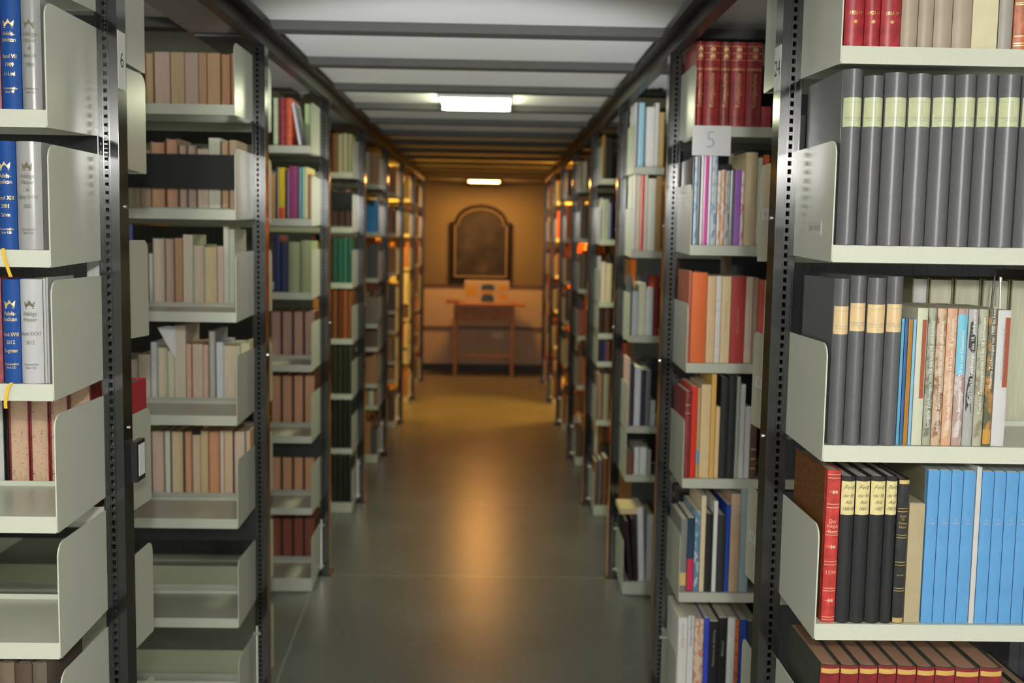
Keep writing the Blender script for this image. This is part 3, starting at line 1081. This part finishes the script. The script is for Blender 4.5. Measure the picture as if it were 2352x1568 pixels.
row('L', 1, 0.980, 'fourth visible shelf', [
    (-48, -18, 880, '#7c1a20', 'leather', dict(pages='speckle', what='red-bound book with speckled page edges')),
    (-17, 12, 880, '#d8d8d4', 'paper', dict(pages='#d4d4cc', what='white-edged book turned fore-edge out')),
    (13, 24, 885, '#1c1c1c', 'cloth', dict(pages='#20201e', what='thin black book turned fore-edge out')),
    (25, 72, 885, '#8c1c22', 'leather', dict(pages='speckle', what='red-bound book with speckled page edges')),
    (73, 117, 885, '#8c1c22', 'leather', dict(pages='speckle', what='red-bound book with speckled page edges')),
    (118, 162, 885, '#8c1c22', 'leather', dict(pages='speckle', what='red-bound book with speckled page edges')),
    (163, 214, 885, '#8c1c22', 'leather', dict(pages='speckle', what='red-bound book with speckled page edges')),
], face='fore', d=0.16, zmax=1.245)
# books on the far side of the same rack
Yb = yk(1) + 0.056
book(-0.800, -0.768, Yb + 0.07, 0.980, 0.246, '#a02630', 'cloth', 1.3, 0.155, 'fore', pages='#8a8a88', label='red cloth book standing above the end panel behind the nearest left post', group='books on the far side of the nearest left rack')
book(-0.812, -0.770, Yb, 1.352, 0.215, '#2a4f9c', 'paper', 1.0, 0.16, 'fore', pages='#dcdcd8', label='white-paged blue book behind the third visible shelf end panel, nearest left rack', group='books on the far side of the nearest left rack')
row('L', 1, 0.575, 'lowest visible shelf', [
    (-40, 2, 1600, '#6c5c4c', 'cloth', dict(h=0.20, pages='#8c8274')),
    (3, 38, 1600, '#7a6a58', 'cloth', dict(h=0.20, pages='#8c8274')),
    (39, 78, 1600, '#5c4c40', 'cloth', dict(h=0.198, pages='#8c8274')),
    (79, 112, 1600, '#6c6256', 'cloth', dict(h=0.20, pages='#8c8274')),
], d=0.17)

# ------------------------------------------------------------------ books, second left rack: stood on the far side, fore-edges towards the camera
DK_ = '#4a4038'
row('L', 2, 1.929, 'top shelf', [
    (333, 353, 105, '#8c6a44', 'cloth', dict(pages='#b49a74')), (355, 391, 110, '#5a4a3a', 'paper', dict(pages='#ab9482')), (392, 424, 101, '#b03c3c', 'paper', dict(pages='#a8926a')),
    (425, 455, 96, '#9aa0a0', 'paper', dict(pages='#b49e8c')), (456, 475, 108, '#4a5a3c', 'paper', dict(pages='#aa8062')), (476, 506, 101, '#8a7430', 'paper', dict(pages='#ac8a60')),
    (507, 530, 95, '#5c4630', 'cloth', dict(pages='#a07450')), (531, 543, 100, '#8a5c3c', 'paper', dict(pages='#a8784e'))], face='fore', d=0.17, zmax=2.125)
row('L', 2, 1.622, 'second shelf', [
    (294, 307, 420, '#d8cfa8', 'paper', dict(pages='#c8c0a0', h=0.10)), (308, 322, 400, '#c8b48c', 'paper', dict(pages='#cdb692', h=0.12)), (323, 345, 345, '#c0a080', 'paper', dict(pages='#c4a88c')),
    (346, 379, 325, '#8a6040', 'cloth', dict(pages='#ac8260')), (382, 409, 318, '#7a5c44', 'cloth', dict(pages='#a87e60')), (411, 430, 332, '#6a6058', 'cloth', dict(pages='#94806e')), (431, 452, 332, '#6a6058', 'cloth', dict(pages='#907c6a')),
    (454, 479, 342, '#b8a890', 'paper', dict(pages='#c8b49c')), (480, 506, 317, '#c8c8b0', 'paper', dict(pages='#cacab0')), (508, 526, 325, '#6a4c30', 'cloth', dict(pages='#ac8c68')), (527, 543, 322, '#8a705a', 'paper', dict(pages='#b0947a'))], face='fore', d=0.16)
row('L', 2, 1.316, 'third shelf', [
    (300, 340, 560, '#6a6050', 'cloth', dict(pages='#a89880')), (342, 351, 582, '#8a8a86', 'paper', dict(pages='#b4b2a8')), (352, 378, 547, '#9a9a92', 'cloth', dict(pages='#c6b49c')), (379, 401, 547, '#6a5a50', 'cloth', dict(pages='#8e7868')), (402, 420, 547, '#7a5a3c', 'paper', dict(pages='#8c6a4c')),
    (421, 443, 539, '#a8b09c', 'paper', dict(pages='#c4b8a0')), (444, 469, 562, '#8c9a88', 'cloth', dict(pages='#c6b09a')), (470, 498, 566, '#b0a080', 'cloth', dict(pages='#b29e74')),
    (500, 513, 566, '#b49c8c', 'paper', dict(pages='#bea694')), (514, 526, 520, '#b6b8a8', 'paper', dict(pages='#b6b4a0')), (527, 539, 526, '#b8c0b0', 'paper', dict(pages='#b4bca8'))], face='fore', d=0.17)
row('L', 2, 1.002, 'fourth shelf', [
    (299, 316, 826, '#a89c90', 'paper', dict(pages='#bcae9a')), (318, 345, 814, '#a89c90', 'paper', dict(pages='#bfb19c')), (347, 360, 786, '#c8c8cc', 'paper', dict(pages='#c6c8c8')), (362, 385, 797, '#a0a48c', 'cloth', dict(pages='#c0b496')), (386, 400, 806, '#b4b89c', 'paper', dict(pages='#b6b298')),
    (401, 427, 748, '#a8a09a', 'paper', dict(pages='#aea48e')), (428, 440, 790, '#b8522c', 'paper', dict(pages='#a68a74')), (442, 466, 790, '#c8a08c', 'paper', dict(pages='#ccb49c')), (467, 478, 792, '#b49a80', 'paper', dict(pages='#b4967c')),
    (480, 495, 760, '#7c7c80', 'cloth', dict(pages='#8c8878')), (497, 513, 786, '#b8bcc8', 'paper', dict(pages='#c4c8cc')), (514, 551, 793, '#b4b49c', 'cloth', dict(pages='#c6b89a')), (553, 574, 788, '#c8c090', 'paper', dict(pages='#cac49c'))], face='fore', d=0.17)
row('L', 2, 0.683, 'fifth shelf', [
    (300, 346, 992, '#7a6a58', 'cloth', dict(pages='#a89478')), (348, 378, 989, '#7a6a5c', 'cloth', dict(pages='#b69c88')), (379, 392, 990, '#4a5048', 'paper', dict(pages='#b2b0a0')), (393, 422, 990, '#5a544c', 'cloth', dict(pages='#b6a27c')), (424, 442, 990, '#7a5840', 'cloth', dict(pages='#a87c5c')),
    (443, 460, 998, '#b09c84', 'paper', dict(pages='#bca684')), (461, 478, 990, '#a8946c', 'paper', dict(pages='#b0986c')), (479, 505, 990, '#8a5c40', 'cloth', dict(pages='#a8764e')), (506, 514, 990, '#c0b4a4', 'paper', dict(pages='#c8bcaa')),
    (515, 535, 990, '#b02c30', 'paper', dict(pages='#b8a07a')), (537, 564, 990, '#4c5c6c', 'cloth', dict(pages='#b8a288')), (565, 575, 990, '#a88464', 'paper', dict(pages='#b29478'))], face='fore', d=0.17, zmax=0.965)
# loose folded sheet leaning out of the fourth shelf
bm = bmesh.new()
bm.faces.new([bm.verts.new(v) for v in [at(362, 752, yk(2) + 0.03), at(385, 748, yk(2) + 0.045), at(403, 750, yk(2) + 0.05), at(404, 822, yk(2) + 0.05), at(392, 806, yk(2) + 0.042)]])
o = obj('loose_sheet', bm, plain('white_sheet', hexc('#b4b4b4', 1.8), 0.6))
md = o.modifiers.new('thickness', 'SOLIDIFY')
md.thickness = 0.0008
tag(o, 'folded white sheet sticking out between fore-edges on the second left rack', 'paper')
# small dark metal clip holding a fore-edge
Yk = yk(2) + 0.05
p0, p1 = at(443, 984, Yk), at(461, 998, Yk)
bm = bmesh.new(); box(bm, p0.x, p1.x, Yk - 0.004, Yk + 0.004, p1.z, p0.z)
tag(obj('book_clip', bm, M_BAR), 'small dark metal clip over a cream fore-edge on the fifth shelf', 'clip')

# ------------------------------------------------------------------ books, second right rack
RED = '#74201f'
GD = plain('worn_gilt', (0.78, 0.46, 0.22), 0.38, 0.35)


def gilt_red(a):
    return dict(what='tall red volume with gilt spine', bulge=0.007, extras=[
        ('lines', 'gilt_band', [0.164, 0.168, 0.193, 0.213, 0.233], 0.0014, GD),
        ('text', [(STAR, 0.204, 0.019, False, 0, 1.1), (STAR, 0.224, 0.019, False, 0, 1.1), ('Kunstgeschichte', 0.105, 0.019, True, 0, 0.8)], GD)])


row('R', 2, 1.894, 'top shelf', [
    (1591, 1616, 78, RED, 'leather', gilt_red(0)), (1617, 1653, 78, RED, 'leather', gilt_red(0)), (1654, 1677, 80, '#6a2a26', 'leather', gilt_red(0)), (1678, 1713, 80, RED, 'leather', gilt_red(0)), (1714, 1750, 82, RED, 'leather', gilt_red(0)),
    (1751, 1774, 262, '#8c2a30', 'leather', dict(what='low dark red book', h=0.06))], d=0.2)
row('R', 2, 1.541, 'second shelf', [
    (1586, 1593, 362, '#2c2c30', 'gloss'), (1594, 1601, 360, '#9fb4c4', 'art/#5078a0'), (1602, 1608, 360, '#4a4844', 'gloss'), (1609, 1615, 352, '#c4c8cc', 'gloss'), (1616, 1626, 350, '#ae4a86', 'gloss', dict(what='magenta glossy book')), (1627, 1633, 351, '#c0c4c8', 'gloss'),
    (1634, 1646, 352, '#9aa4a8', 'art/#4a6c90'), (1648, 1656, 392, '#b8aca0', 'art/#a86a3a'), (1657, 1665, 390, '#b08058', 'art/#d8d0c8'), (1666, 1677, 392, '#8a8c8a', 'art/#5c5c5c'), (1678, 1686, 392, '#55585a', 'gloss'),
    (1687, 1701, 390, '#7a4e92', 'gloss', dict(what='purple glossy book')), (1702, 1709, 392, '#c8b8b4', 'art/#a0403c'), (1710, 1737, 350, '#c6b48e', 'paper', dict(what='wide cream book', bulge=0.008)), (1738, 1749, 362, '#b4b8a4', 'paper'), (1751, 1764, 356, '#b8542a', 'paper')], d=0.19)
row('R', 2, 1.184, 'third shelf', [
    (1580, 1586, 622, '#8a4a36', 'paper'), (1587, 1622, 626, '#b85a2e', 'cloth', dict(what='broad orange book', bulge=0.003)), (1623, 1642, 634, '#b89a76', 'paper'), (1643, 1655, 634, '#c0bab4', 'paper', dict(extras=[('lines', 'printed_rule', [0.02, 0.05, 0.16, 0.19], 0.001, M_GREYINK)])), (1656, 1677, 635, '#b4a07a', 'paper', dict(extras=[vtext('Verzeichnis der Werke', 0.14, 0.010, M_GOLDINK)])),
    (1678, 1710, 635, '#8c2a26', 'paper', dict(what='dark red paperback with pale lettering', extras=[vtext('Kleine Schriften', 0.13, 0.013, plain('pale_pink_print', (0.5, 0.25, 0.18), 0.5))])), (1711, 1727, 636, '#b4a090', 'paper'), (1728, 1739, 638, '#8a7460', 'paper'), (1740, 1753, 643, '#a8443a', 'paper'), (1754, 1760, 644, '#b49a80', 'paper')], d=0.2)
row('R', 2, 0.827, 'fourth shelf', [
    (1571, 1586, 899, '#6a2424', 'leather', dict(extras=[('lines', 'gilt_band', [0.20, 0.225], 0.002, GD)])), (1587, 1599, 888, '#b42c1e', 'gloss', dict(what='bright red glossy book')), (1600, 1607, 892, '#9a7e54', 'paper', dict(extras=[('band', 'blue_label', 0.045, 0.085, plain('blue_label', hexc('#4a78a0', 2), 0.4), 0.05, 0.95)])),
    (1608, 1630, 884, '#b49c74', 'paper'), (1631, 1642, 860, '#b08a44', 'paper'), (1643, 1652, 935, '#c0a478', 'paper'), (1653, 1670, 867, '#242426', 'cloth'), (1671, 1688, 865, '#222224', 'cloth'),
    (1689, 1697, 866, '#8a8c80', 'paper'), (1698, 1709, 883, '#c8cac8', 'gloss'), (1710, 1723, 934, '#b0b0ae', 'gloss'), (1725, 1738, 960, '#4a3020', 'leather', dict(extras=[('lines', 'gilt_band', [0.03, 0.06, 0.09], 0.003, GD)]))], d=0.2)
row('R', 2, 0.467, 'fifth shelf', [
    (1562, 1578, 1192, '#6a6a66', 'cloth', dict(extras=[('band', 'tan_label', 0.02, 0.06, plain('tan_label', hexc('#b89a5c', 1.8), 0.5), 0.05, 0.95)])), (1579, 1594, 1190, '#1c3448', 'gloss', dict(what='book navy above and crimson below', extras=[('band', 'crimson_half', 0.003, 0.104, plain('crimson_print', hexc('#b42846', 1.6), 0.3), 0.02, 0.98)])),
    (1595, 1606, 1174, '#4a6c84', 'art/#b8c4cc'), (1608, 1619, 1140, '#c4b494', 'paper'), (1620, 1636, 1181, '#1e1e1e', 'cloth'), (1637, 1646, 1152, '#c8c8c4', 'gloss'), (1647, 1665, 1183, '#2a2a2c', 'cloth'), (1666, 1675, 1159, '#14388a', 'gloss'),
    (1676, 1697, 1136, '#a48a70', 'paper', dict(extras=[('lines', 'printed_rule', [0.245, 0.258, 0.27], 0.0015, M_GREYINK)])), (1698, 1720, 1123, '#7e8c90', 'cloth')], d=0.205)
row('R', 2, 0.085, 'sixth shelf', [
    (1555, 1576, 1420, '#c0c0bc', 'gloss', dict(extras=[vtext('Kataloge zur Kunst', 0.24, 0.010, plain('tan_print', (0.5, 0.3, 0.15), 0.5))])), (1577, 1591, 1416, '#c4c4c4', 'gloss', dict(extras=[vtext('Europa im Mittelalter', 0.255, 0.011, M_INK)])), (1592, 1613, 1424, '#b0a08c', 'art/#a05a3c'), (1614, 1626, 1420, '#2c3c98', 'gloss'),
    (1627, 1647, 1428, '#1c1c1e', 'gloss', dict(extras=[vtext('Meisterwerke der Zeichnung', 0.2, 0.010, M_GREYINK)])), (1648, 1667, 1420, '#181818', 'gloss', dict(extras=[vtext('Bildhauerei', 0.2, 0.011, M_GREYINK)])), (1668, 1685, 1420, '#c6c6c4', 'gloss'), (1686, 1694, 1424, '#b05c22', 'art/#6a2c1c'), (1695, 1712, 1424, '#16347c', 'gloss'), (1713, 1736, 1428, '#26282a', 'gloss')], d=0.215)

# ------------------------------------------------------------------ books, third left rack
row('L', 3, 1.924, 'top shelf', [
    (628, 638, 204, '#8e9a7c', 'paper'), (640, 655, 195, '#6a2430', 'leather'), (656, 671, 194, '#b04a2c', 'leather'),
    (686, 692, 215, '#b8b8bc', 'gloss', dict(what='leaning white book', lean=-0.17, h=0.18, d=0.16)), (700, 717, 200, '#8a9a70', 'gloss', dict(what='pale green picture book set back', dy=0.19, d=0.012))], d=0.18, zmax=2.12)
row('L', 3, 1.619, 'second shelf', [
    (622, 632, 400, '#8a6a3c', 'paper'), (634, 639, 384, '#1c2438', 'gloss'), (640, 654, 385, '#b89e24', 'gloss', dict(what='yellow book with red foot', extras=[('band', 'red_foot', 0.0, 0.045, plain('red_foot', hexc('#b03a20', 2.5), 0.4), 0.02, 0.98)])), (656, 663, 392, '#34203c', 'gloss'), (664, 682, 382, '#6c2c50', 'gloss', dict(what='plum-coloured book')), (683, 691, 384, '#44404c', 'gloss'), (692, 699, 384, '#2a7470', 'gloss'), (700, 707, 384, '#b4a46c', 'paper'), (708, 717, 400, '#6a4c2c', 'paper')], d=0.18)
row('L', 3, 1.308, 'third shelf', [
    (629, 643, 540, '#24264a', 'gloss'), (645, 660, 556, '#2a2c48', 'cloth'), (662, 689, 556, '#72785a', 'cloth', dict(what='wide sage cloth book')), (691, 718, 553, '#72785a', 'cloth', dict(what='wide sage cloth book'))], d=0.18)
for zz, wd_, top, cc in ((0.998, 'fourth shelf', 715, '#7c6052'), (0.688, 'fifth shelf', 862, '#8a6448'), (0.373, 'sixth shelf', 1046, '#8e6646'), (0.06, 'bottom shelf', 1190, '#5a2c1c')):
    row('L', 3, zz, wd_, [(622, 646, top, '#3a2018', 'cloth', dict(pages=cc)), (648, 672, top, '#3a2018', 'cloth', dict(pages=cc)), (674, 697, top, '#3a2018', 'cloth', dict(pages=cc)), (699, 724, top, '#3a2018', 'cloth', dict(pages=cc))], face='fore', d=0.2, zmax=zz + 0.27)

# ------------------------------------------------------------------ books, third right rack
row('R', 3, 1.862, 'top shelf', [
    (1452, 1460, 220, '#c0bcc8', 'gloss'), (1461, 1465, 222, '#3c3c40', 'gloss'), (1466, 1479, 222, '#7aa0ac', 'gloss', dict(what='teal glossy book')), (1484, 1503, 246, '#a8a8a4', 'paper'), (1504, 1513, 228, '#b0b0ac', 'paper'), (1514, 1525, 258, '#a08454', 'paper')], d=0.18, zmax=2.13)
row('R', 3, 1.509, 'second shelf', [
    (1449, 1459, 400, '#c2c2bc', 'gloss'), (1460, 1470, 402, '#b8a890', 'paper'), (1471, 1478, 400, '#b8382c', 'gloss', dict(what='slim bright red book')), (1479, 1486, 402, '#b8b09c', 'paper'), (1487, 1505, 410, '#bcbcb0', 'gloss'), (1506, 1520, 404, '#8a6c44', 'cloth')], d=0.18)
row('R', 3, 1.146, 'third shelf', [
    (1444, 1450, 634, '#3c4048', 'cloth'), (1452, 1466, 669, '#8e9294', 'paper'), (1467, 1482, 650, '#a8a890', 'paper'), (1483, 1500, 662, '#b4b6b8', 'paper'), (1501, 1513, 632, '#6a241e', 'cloth')], d=0.18)
row('R', 3, 0.752, 'fourth shelf', [
    (1440, 1446, 824, '#b49490', 'paper'), (1447, 1455, 836, '#2a2a30', 'cloth'), (1457, 1471, 845, '#b8bac0', 'gloss'), (1473, 1482, 850, '#26282c', 'gloss'), (1483, 1494, 850, '#54585c', 'gloss'), (1495, 1506, 920, '#b8babc', 'paper')], d=0.18)
row('R', 3, 0.537, 'fifth shelf', [
    (1434, 1455, 1050, '#5a3c2c', 'cloth', dict(h=0.10)), (1458, 1468, 1050, '#b4b4b4', 'paper', dict(h=0.12)), (1470, 1486, 1050, '#a4a6a4', 'paper', dict(h=0.12)), (1488, 1496, 1050, '#8a8a86', 'paper', dict(h=0.11))], d=0.17, zmax=0.72)
row('R', 3, 0.06, 'bottom shelf', [
    (1436, 1446, 1180, '#201414', 'cloth', dict(what='leaning black book', lean=-0.10, h=0.27, d=0.16)), (1458, 1466, 1176, '#1c1416', 'cloth', dict(what='leaning black book', lean=-0.08, h=0.28, d=0.16)), (1469, 1482, 1140, '#b4b4b8', 'gloss', dict(what='leaning white folder', lean=-0.045, h=0.33, d=0.18)), (1485, 1498, 1158, '#a8a8ac', 'gloss', dict(h=0.30))], d=0.18)
# sheaf of cream paper lying over the leaning black books
bm = bmesh.new()
p = at(1440, 1150, yk(3) - 0.2)
box(bm, p.x - 0.03, p.x + 0.05, yk(3) - 0.222, yk(3) - 0.05, 0.360, 0.385)
tag(obj('paper_sheaf', bm, plain('cream_sheaf', hexc('#c4b084', 2), 0.7)), 'cream paper sheaf lying on leaning black books, third right rack', 'paper')

# ------------------------------------------------------------------ books, fourth racks
for zz, wd_, cols, hh in ((1.895, 'top shelf', ['#5a3820', '#7c7458', '#7a755c', '#6e6c50'], 0.21), (1.293, 'third shelf', ['#1c3c34', '#1e4438', '#234c3e', '#1c4034'], 0.25), (0.984, 'fourth shelf', ['#5c3418', '#48230f', '#6e3818', '#5a3418'], 0.27), (0.675, 'fifth shelf', ['#1e2014', '#202214', '#1c1c12', '#22221a'], 0.27), (0.368, 'sixth shelf', ['#161812', '#1a1a12', '#161610', '#1a1c14'], 0.27), (0.06, 'bottom shelf', ['#1a1c14', '#1c1c14', '#181812', '#1a1a14'], 0.26)):
    row('L', 4, zz, wd_, [(a, c, 0, cols[i], 'cloth', dict(h=hh - 0.004 * (i % 2))) for i, (a, c) in enumerate([(763, 774), (775, 786), (787, 797), (798, 808)])], d=0.18)
row('L', 4, 1.598, 'second shelf', [(a, c, 0, '#4a3428', 'cloth', dict(h=0.22 - 0.01 * (i % 2), pages='#6a5040')) for i, (a, c) in enumerate([(764, 778), (779, 792), (793, 807)])], face='fore', d=0.18)
row('R', 4, 1.887, 'top shelf', [(1382, 1390, 0, '#6a4c24', 'cloth', dict(h=0.235)), (1391, 1398, 0, '#1c1a14', 'cloth', dict(h=0.22)), (1399, 1406, 0, '#14120e', 'cloth', dict(h=0.22))], d=0.18)
row('R', 4, 1.555, 'second shelf', [(1375, 1383, 0, '#b4b098', 'paper', dict(h=0.225)), (1384, 1388, 0, '#b8bac4', 'gloss', dict(h=0.22)), (1389, 1398, 0, '#7c8068', 'paper', dict(h=0.22)), (1399, 1406, 0, '#34345c', 'gloss', dict(h=0.20))], d=0.18)
row('R', 4, 1.211, 'third shelf', [(1372, 1379, 0, '#8a9098', 'paper', dict(h=0.25)), (1380, 1391, 0, '#b4a490', 'paper', dict(h=0.22)), (1392, 1405, 0, '#a8987c', 'paper', dict(h=0.21))], d=0.18)
row('R', 4, 1.035, 'fourth shelf', [(1374, 1388, 0, '#2a1c14', 'cloth', dict(h=0.14)), (1389, 1404, 0, '#3a2418', 'cloth', dict(h=0.135))], d=0.18)
row('R', 4, 0.878, 'fifth shelf', [(1373, 1387, 0, '#1c1c26', 'gloss', dict(h=0.12)), (1388, 1392, 0, '#2c2c6c', 'gloss', dict(h=0.12)), (1393, 1402, 0, '#5a3020', 'cloth', dict(h=0.115))], d=0.18)
row('R', 4, 0.547, 'sixth shelf', [(1372, 1384, 0, '#6e5648', 'cloth', dict(h=0.26)), (1386, 1400, 0, '#746c5a', 'cloth', dict(h=0.26))], d=0.18)
row('R', 4, 0.06, 'bottom shelf', [(1362, 1372, 0, '#5c4230', 'cloth', dict(h=0.25)), (1374, 1382, 0, '#4a4848', 'cloth', dict(h=0.26)), (1384, 1396, 0, '#5c3a24', 'cloth', dict(h=0.27))], d=0.18)

# ------------------------------------------------------------------ the many books of the far racks: one mass
FARC = {'L': ['#3a2a1e', '#5a3c24', '#0f5a8c', '#7c8070', '#2a2a26', '#6a4a2c', '#4a4438', '#8a5a2c'], 'R': ['#5a3c20', '#3a2a1c', '#8a6a34', '#b0a48c', '#6a2a1c', '#2a2a2e', '#7a6c50', '#b0561c']}
rng = random.Random(3)
for side, s, X in (('L', 1, XL), ('R', -1, XR)):
    bm = bmesh.new()
    for k in range(1, 9):
        for f in (1, -1):
            zs_all = SHELVES.get((side, k), (SGEN[side], SGEN[side]))[0 if f > 0 else 1]
            if f > 0 and (k == 1 or (side, k) in (('L', 2), )):
                continue
            for si, z in enumerate(zs_all):
                zt = min([q for q in zs_all if q > z] or [2.16]) - 0.05
                tone = rng.randrange(8)
                # past the books that can be told apart
                if k >= 5:
                    x = 0.047
                elif f > 0:
                    x = {2: 0.32, 3: 0.25, 4: 0.18}[k]
                else:
                    x = {1: 0.47, 2: 0.53, 3: 0.33, 4: 0.22}[k] if side == 'L' else {1: 0.58, 2: 0.047, 3: 0.047, 4: 0.047}[k]
                if side == 'L' and f > 0 and k == 3 and z < 1.1:
                    continue
                if side == 'L' and k <= 2 and z < 0.5:
                    continue
                while x < 0.98:
                    t = rng.uniform(0.018, 0.042)
                    hh = min(zt - z, rng.uniform(0.17, 0.27)) if x < 0.24 else zt - z + 0.012  # deeper along the shelf, unseen blocks fill the full height to block aisle light
                    c = (tone if rng.random() < 0.6 else rng.randrange(8)) if k > 4 or (k > 2 and x < 0.24 and f > 0) else (4 if side == 'L' else 5)  # dark colour on the hidden near books stands in for shade in the gaps
                    if k == 5 and side == 'L' and si == 1:
                        c = 2
                    elif c == 2:
                        c = 5
                    if x + t > 1.03:
                        break
                    ya, yb = (-SH + 0.006, -SH + 0.17) if f > 0 else (0.05 + SH - 0.17, 0.05 + SH - 0.006)
                    box(bm, *sorted((X - s * x, X - s * (x + t))), yk(k) + ya, yk(k) + yb, z + 0.0006, z + hh, c)
                    x += t + 0.001
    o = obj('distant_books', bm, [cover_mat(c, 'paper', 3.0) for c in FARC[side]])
    tag(o, 'mass of small books on the far and hidden shelves %s of the corridor' % ('left' if side == 'L' else 'right'), 'books', kind='stuff')

# ------------------------------------------------------------------ far end: framed painting, desk, box
cx = -0.126
def arch(w, z0, zs, zt, ear):
    """outline of an arched panel with small shoulders, in x and z"""
    pts = [(cx - w, z0), (cx + w, z0), (cx + w, zs)]
    r = w - ear
    n = 20
    for i in range(n + 1):
        t = math.pi * i / n
        pts.append((cx + r * math.cos(t), zs + (zt - zs) * math.sin(t)))
    pts += [(cx - w, zs)]
    return pts


def ring(bm, A, B, y0, y1):
    n = len(A)
    for (ya, yb, P, Q) in ((y0, y0, A, B), (y0, y1, A, A), (y0, y1, B, B)):
        for i in range(n):
            j = (i + 1) % n
            if P is not Q:
                bm.faces.new([bm.verts.new((*p[:1], ya, p[1])) for p in (P[i], P[j], Q[j], Q[i])])
            else:
                bm.faces.new([bm.verts.new(v) for v in ((P[i][0], ya, P[i][1]), (P[j][0], ya, P[j][1]), (P[j][0], yb, P[j][1]), (P[i][0], yb, P[i][1]))])
    bmesh.ops.remove_doubles(bm, verts=bm.verts, dist=1e-5)


e = empty('framed_painting', (0, 0, 0))
A, B, Cc = arch(0.355, 1.048, 1.735, 1.945, 0.055), arch(0.305, 1.100, 1.705, 1.893, 0.035), arch(0.294, 1.112, 1.699, 1.882, 0.031)
bm = bmesh.new(); ring(bm, A, B, YW - 0.055, YW - 0.002); obj('frame', bm, plain('black_frame_wood', (0.008, 0.006, 0.005), 0.5, spec=0.2), e)
bm = bmesh.new(); ring(bm, B, Cc, YW - 0.042, YW - 0.002); obj('gilt_slip', bm, plain('gilt_frame_slip', (0.38, 0.24, 0.07), 0.35, 0.6), e)
mt, nt, b = new_mat('dark_old_canvas')
n1 = noise(nt, 5, 6)
r1 = ramp(nt, n1.outputs[0], [(0.3, (0.016, 0.018, 0.024)), (0.55, (0.034, 0.034, 0.044)), (0.75, (0.062, 0.058, 0.066))])
nt.links.new(r1.outputs[0], b.inputs['Base Color'])
b.inputs['Roughness'].default_value = 0.55
b.inputs['Specular IOR Level'].default_value = 0.2
bm = bmesh.new(); prism(bm, [(p[0], p[1]) for p in B], 1, YW - 0.025, YW - 0.002); obj('canvas', bm, mt, e)
tag(e, 'dark arched painting in a black and gilt frame on the far wall', 'painting')

WOOD = plain('orange_brown_wood', (0.36, 0.165, 0.045), 0.4, 0, 0.2, 14, 0.05, stretch=(1, 8, 8))
WOODD = plain('dark_brown_wood', (0.24, 0.11, 0.04), 0.45, 0, 0.2, 14)
yd = YW - 0.56
e = empty('desk', (-0.068, yd, 0))
bm = bmesh.new(); box(bm, -0.34, 0.46, -0.02, 0.44, 0.795, 0.822); obj('desk_top', bm, WOOD, e)
bm = bmesh.new(); box(bm, -0.345, 0.335, 0.0, 0.42, 0.635, 0.795); obj('apron', bm, WOODD, e)
bm = bmesh.new(); box(bm, -0.435, -0.30, -0.015, 0.30, 0.823, 0.850); obj('side_leaf', bm, plain('reddish_wood', (0.28, 0.10, 0.03), 0.4, 0, 0.2, 14), e)
for x in (-0.345, 0.300):
    for y in (0.0, 0.385):
        bm = bmesh.new(); box(bm, x, x + 0.035, y, y + 0.035, 0.0, 0.64); obj('leg', bm, WOOD, e)
bm = bmesh.new(); box(bm, -0.32, 0.31, 0.008, 0.028, 0.215, 0.245); obj('stretcher', bm, WOOD, e)
for x in (-0.19, -0.02, 0.15):
    bm = bmesh.new(); tube(bm, (x, -0.012, 0.735), (x, 0.002, 0.735), 0.014, 10); obj('knob', bm, M_RAIL, e)
tag(e, 'narrow orange-brown wooden desk on thin legs against the far wall', 'desk')

e = empty('carton', (-0.045, YW - 0.40, 0.8226))
bm = bmesh.new(); box(bm, -0.255, 0.255, 0.0, 0.22, 0.0, 0.245); obj('box_body', bm, plain('cream_carton', (0.44, 0.40, 0.34), 0.5), e)
YP = plain('yellow_print', (0.50, 0.33, 0.03), 0.5)
BP = plain('dark_blue_print', (0.02, 0.07, 0.14), 0.5)
for x0, x1, z0, z1 in ((-0.24, -0.11, 0.08, 0.19), (0.13, 0.24, 0.14, 0.20), (0.13, 0.24, 0.04, 0.10)):
    bm = bmesh.new(); box(bm, x0, x1, -0.001, 0.0, z0, z1); obj('yellow_print', bm, YP, e)
bm = bmesh.new(); box(bm, -0.06, 0.08, -0.001, 0.0, 0.105, 0.14); obj('yellow_print', bm, YP, e)
bm = bmesh.new()
for z0, z1, w in ((0.01, 0.10, 0.07), (0.145, 0.21, 0.075)):
    prism(bm, [(0.01 - w, z0), (0.01 + w, z0), (0.01 + w, z0 + (z1 - z0) * .6), (0.01 + w * .6, z1), (0.01 - w * .6, z1), (0.01 - w, z0 + (z1 - z0) * .6)], 1, -0.0012, 0.0)
obj('blue_print', bm, BP, e)
tag(e, 'cream carton with yellow patches and dark blue print on the desk', 'box')

bm = bmesh.new(); box(bm, 0.02, 0.155, YW - 0.055, YW - 0.012, 0.385, 0.468)
o = obj('wall_outlet', bm, plain('pale_outlet', (0.7, 0.62, 0.52), 0.4))
tag(o, 'pale outlet box low on the far wall panel behind the desk legs', 'outlet')
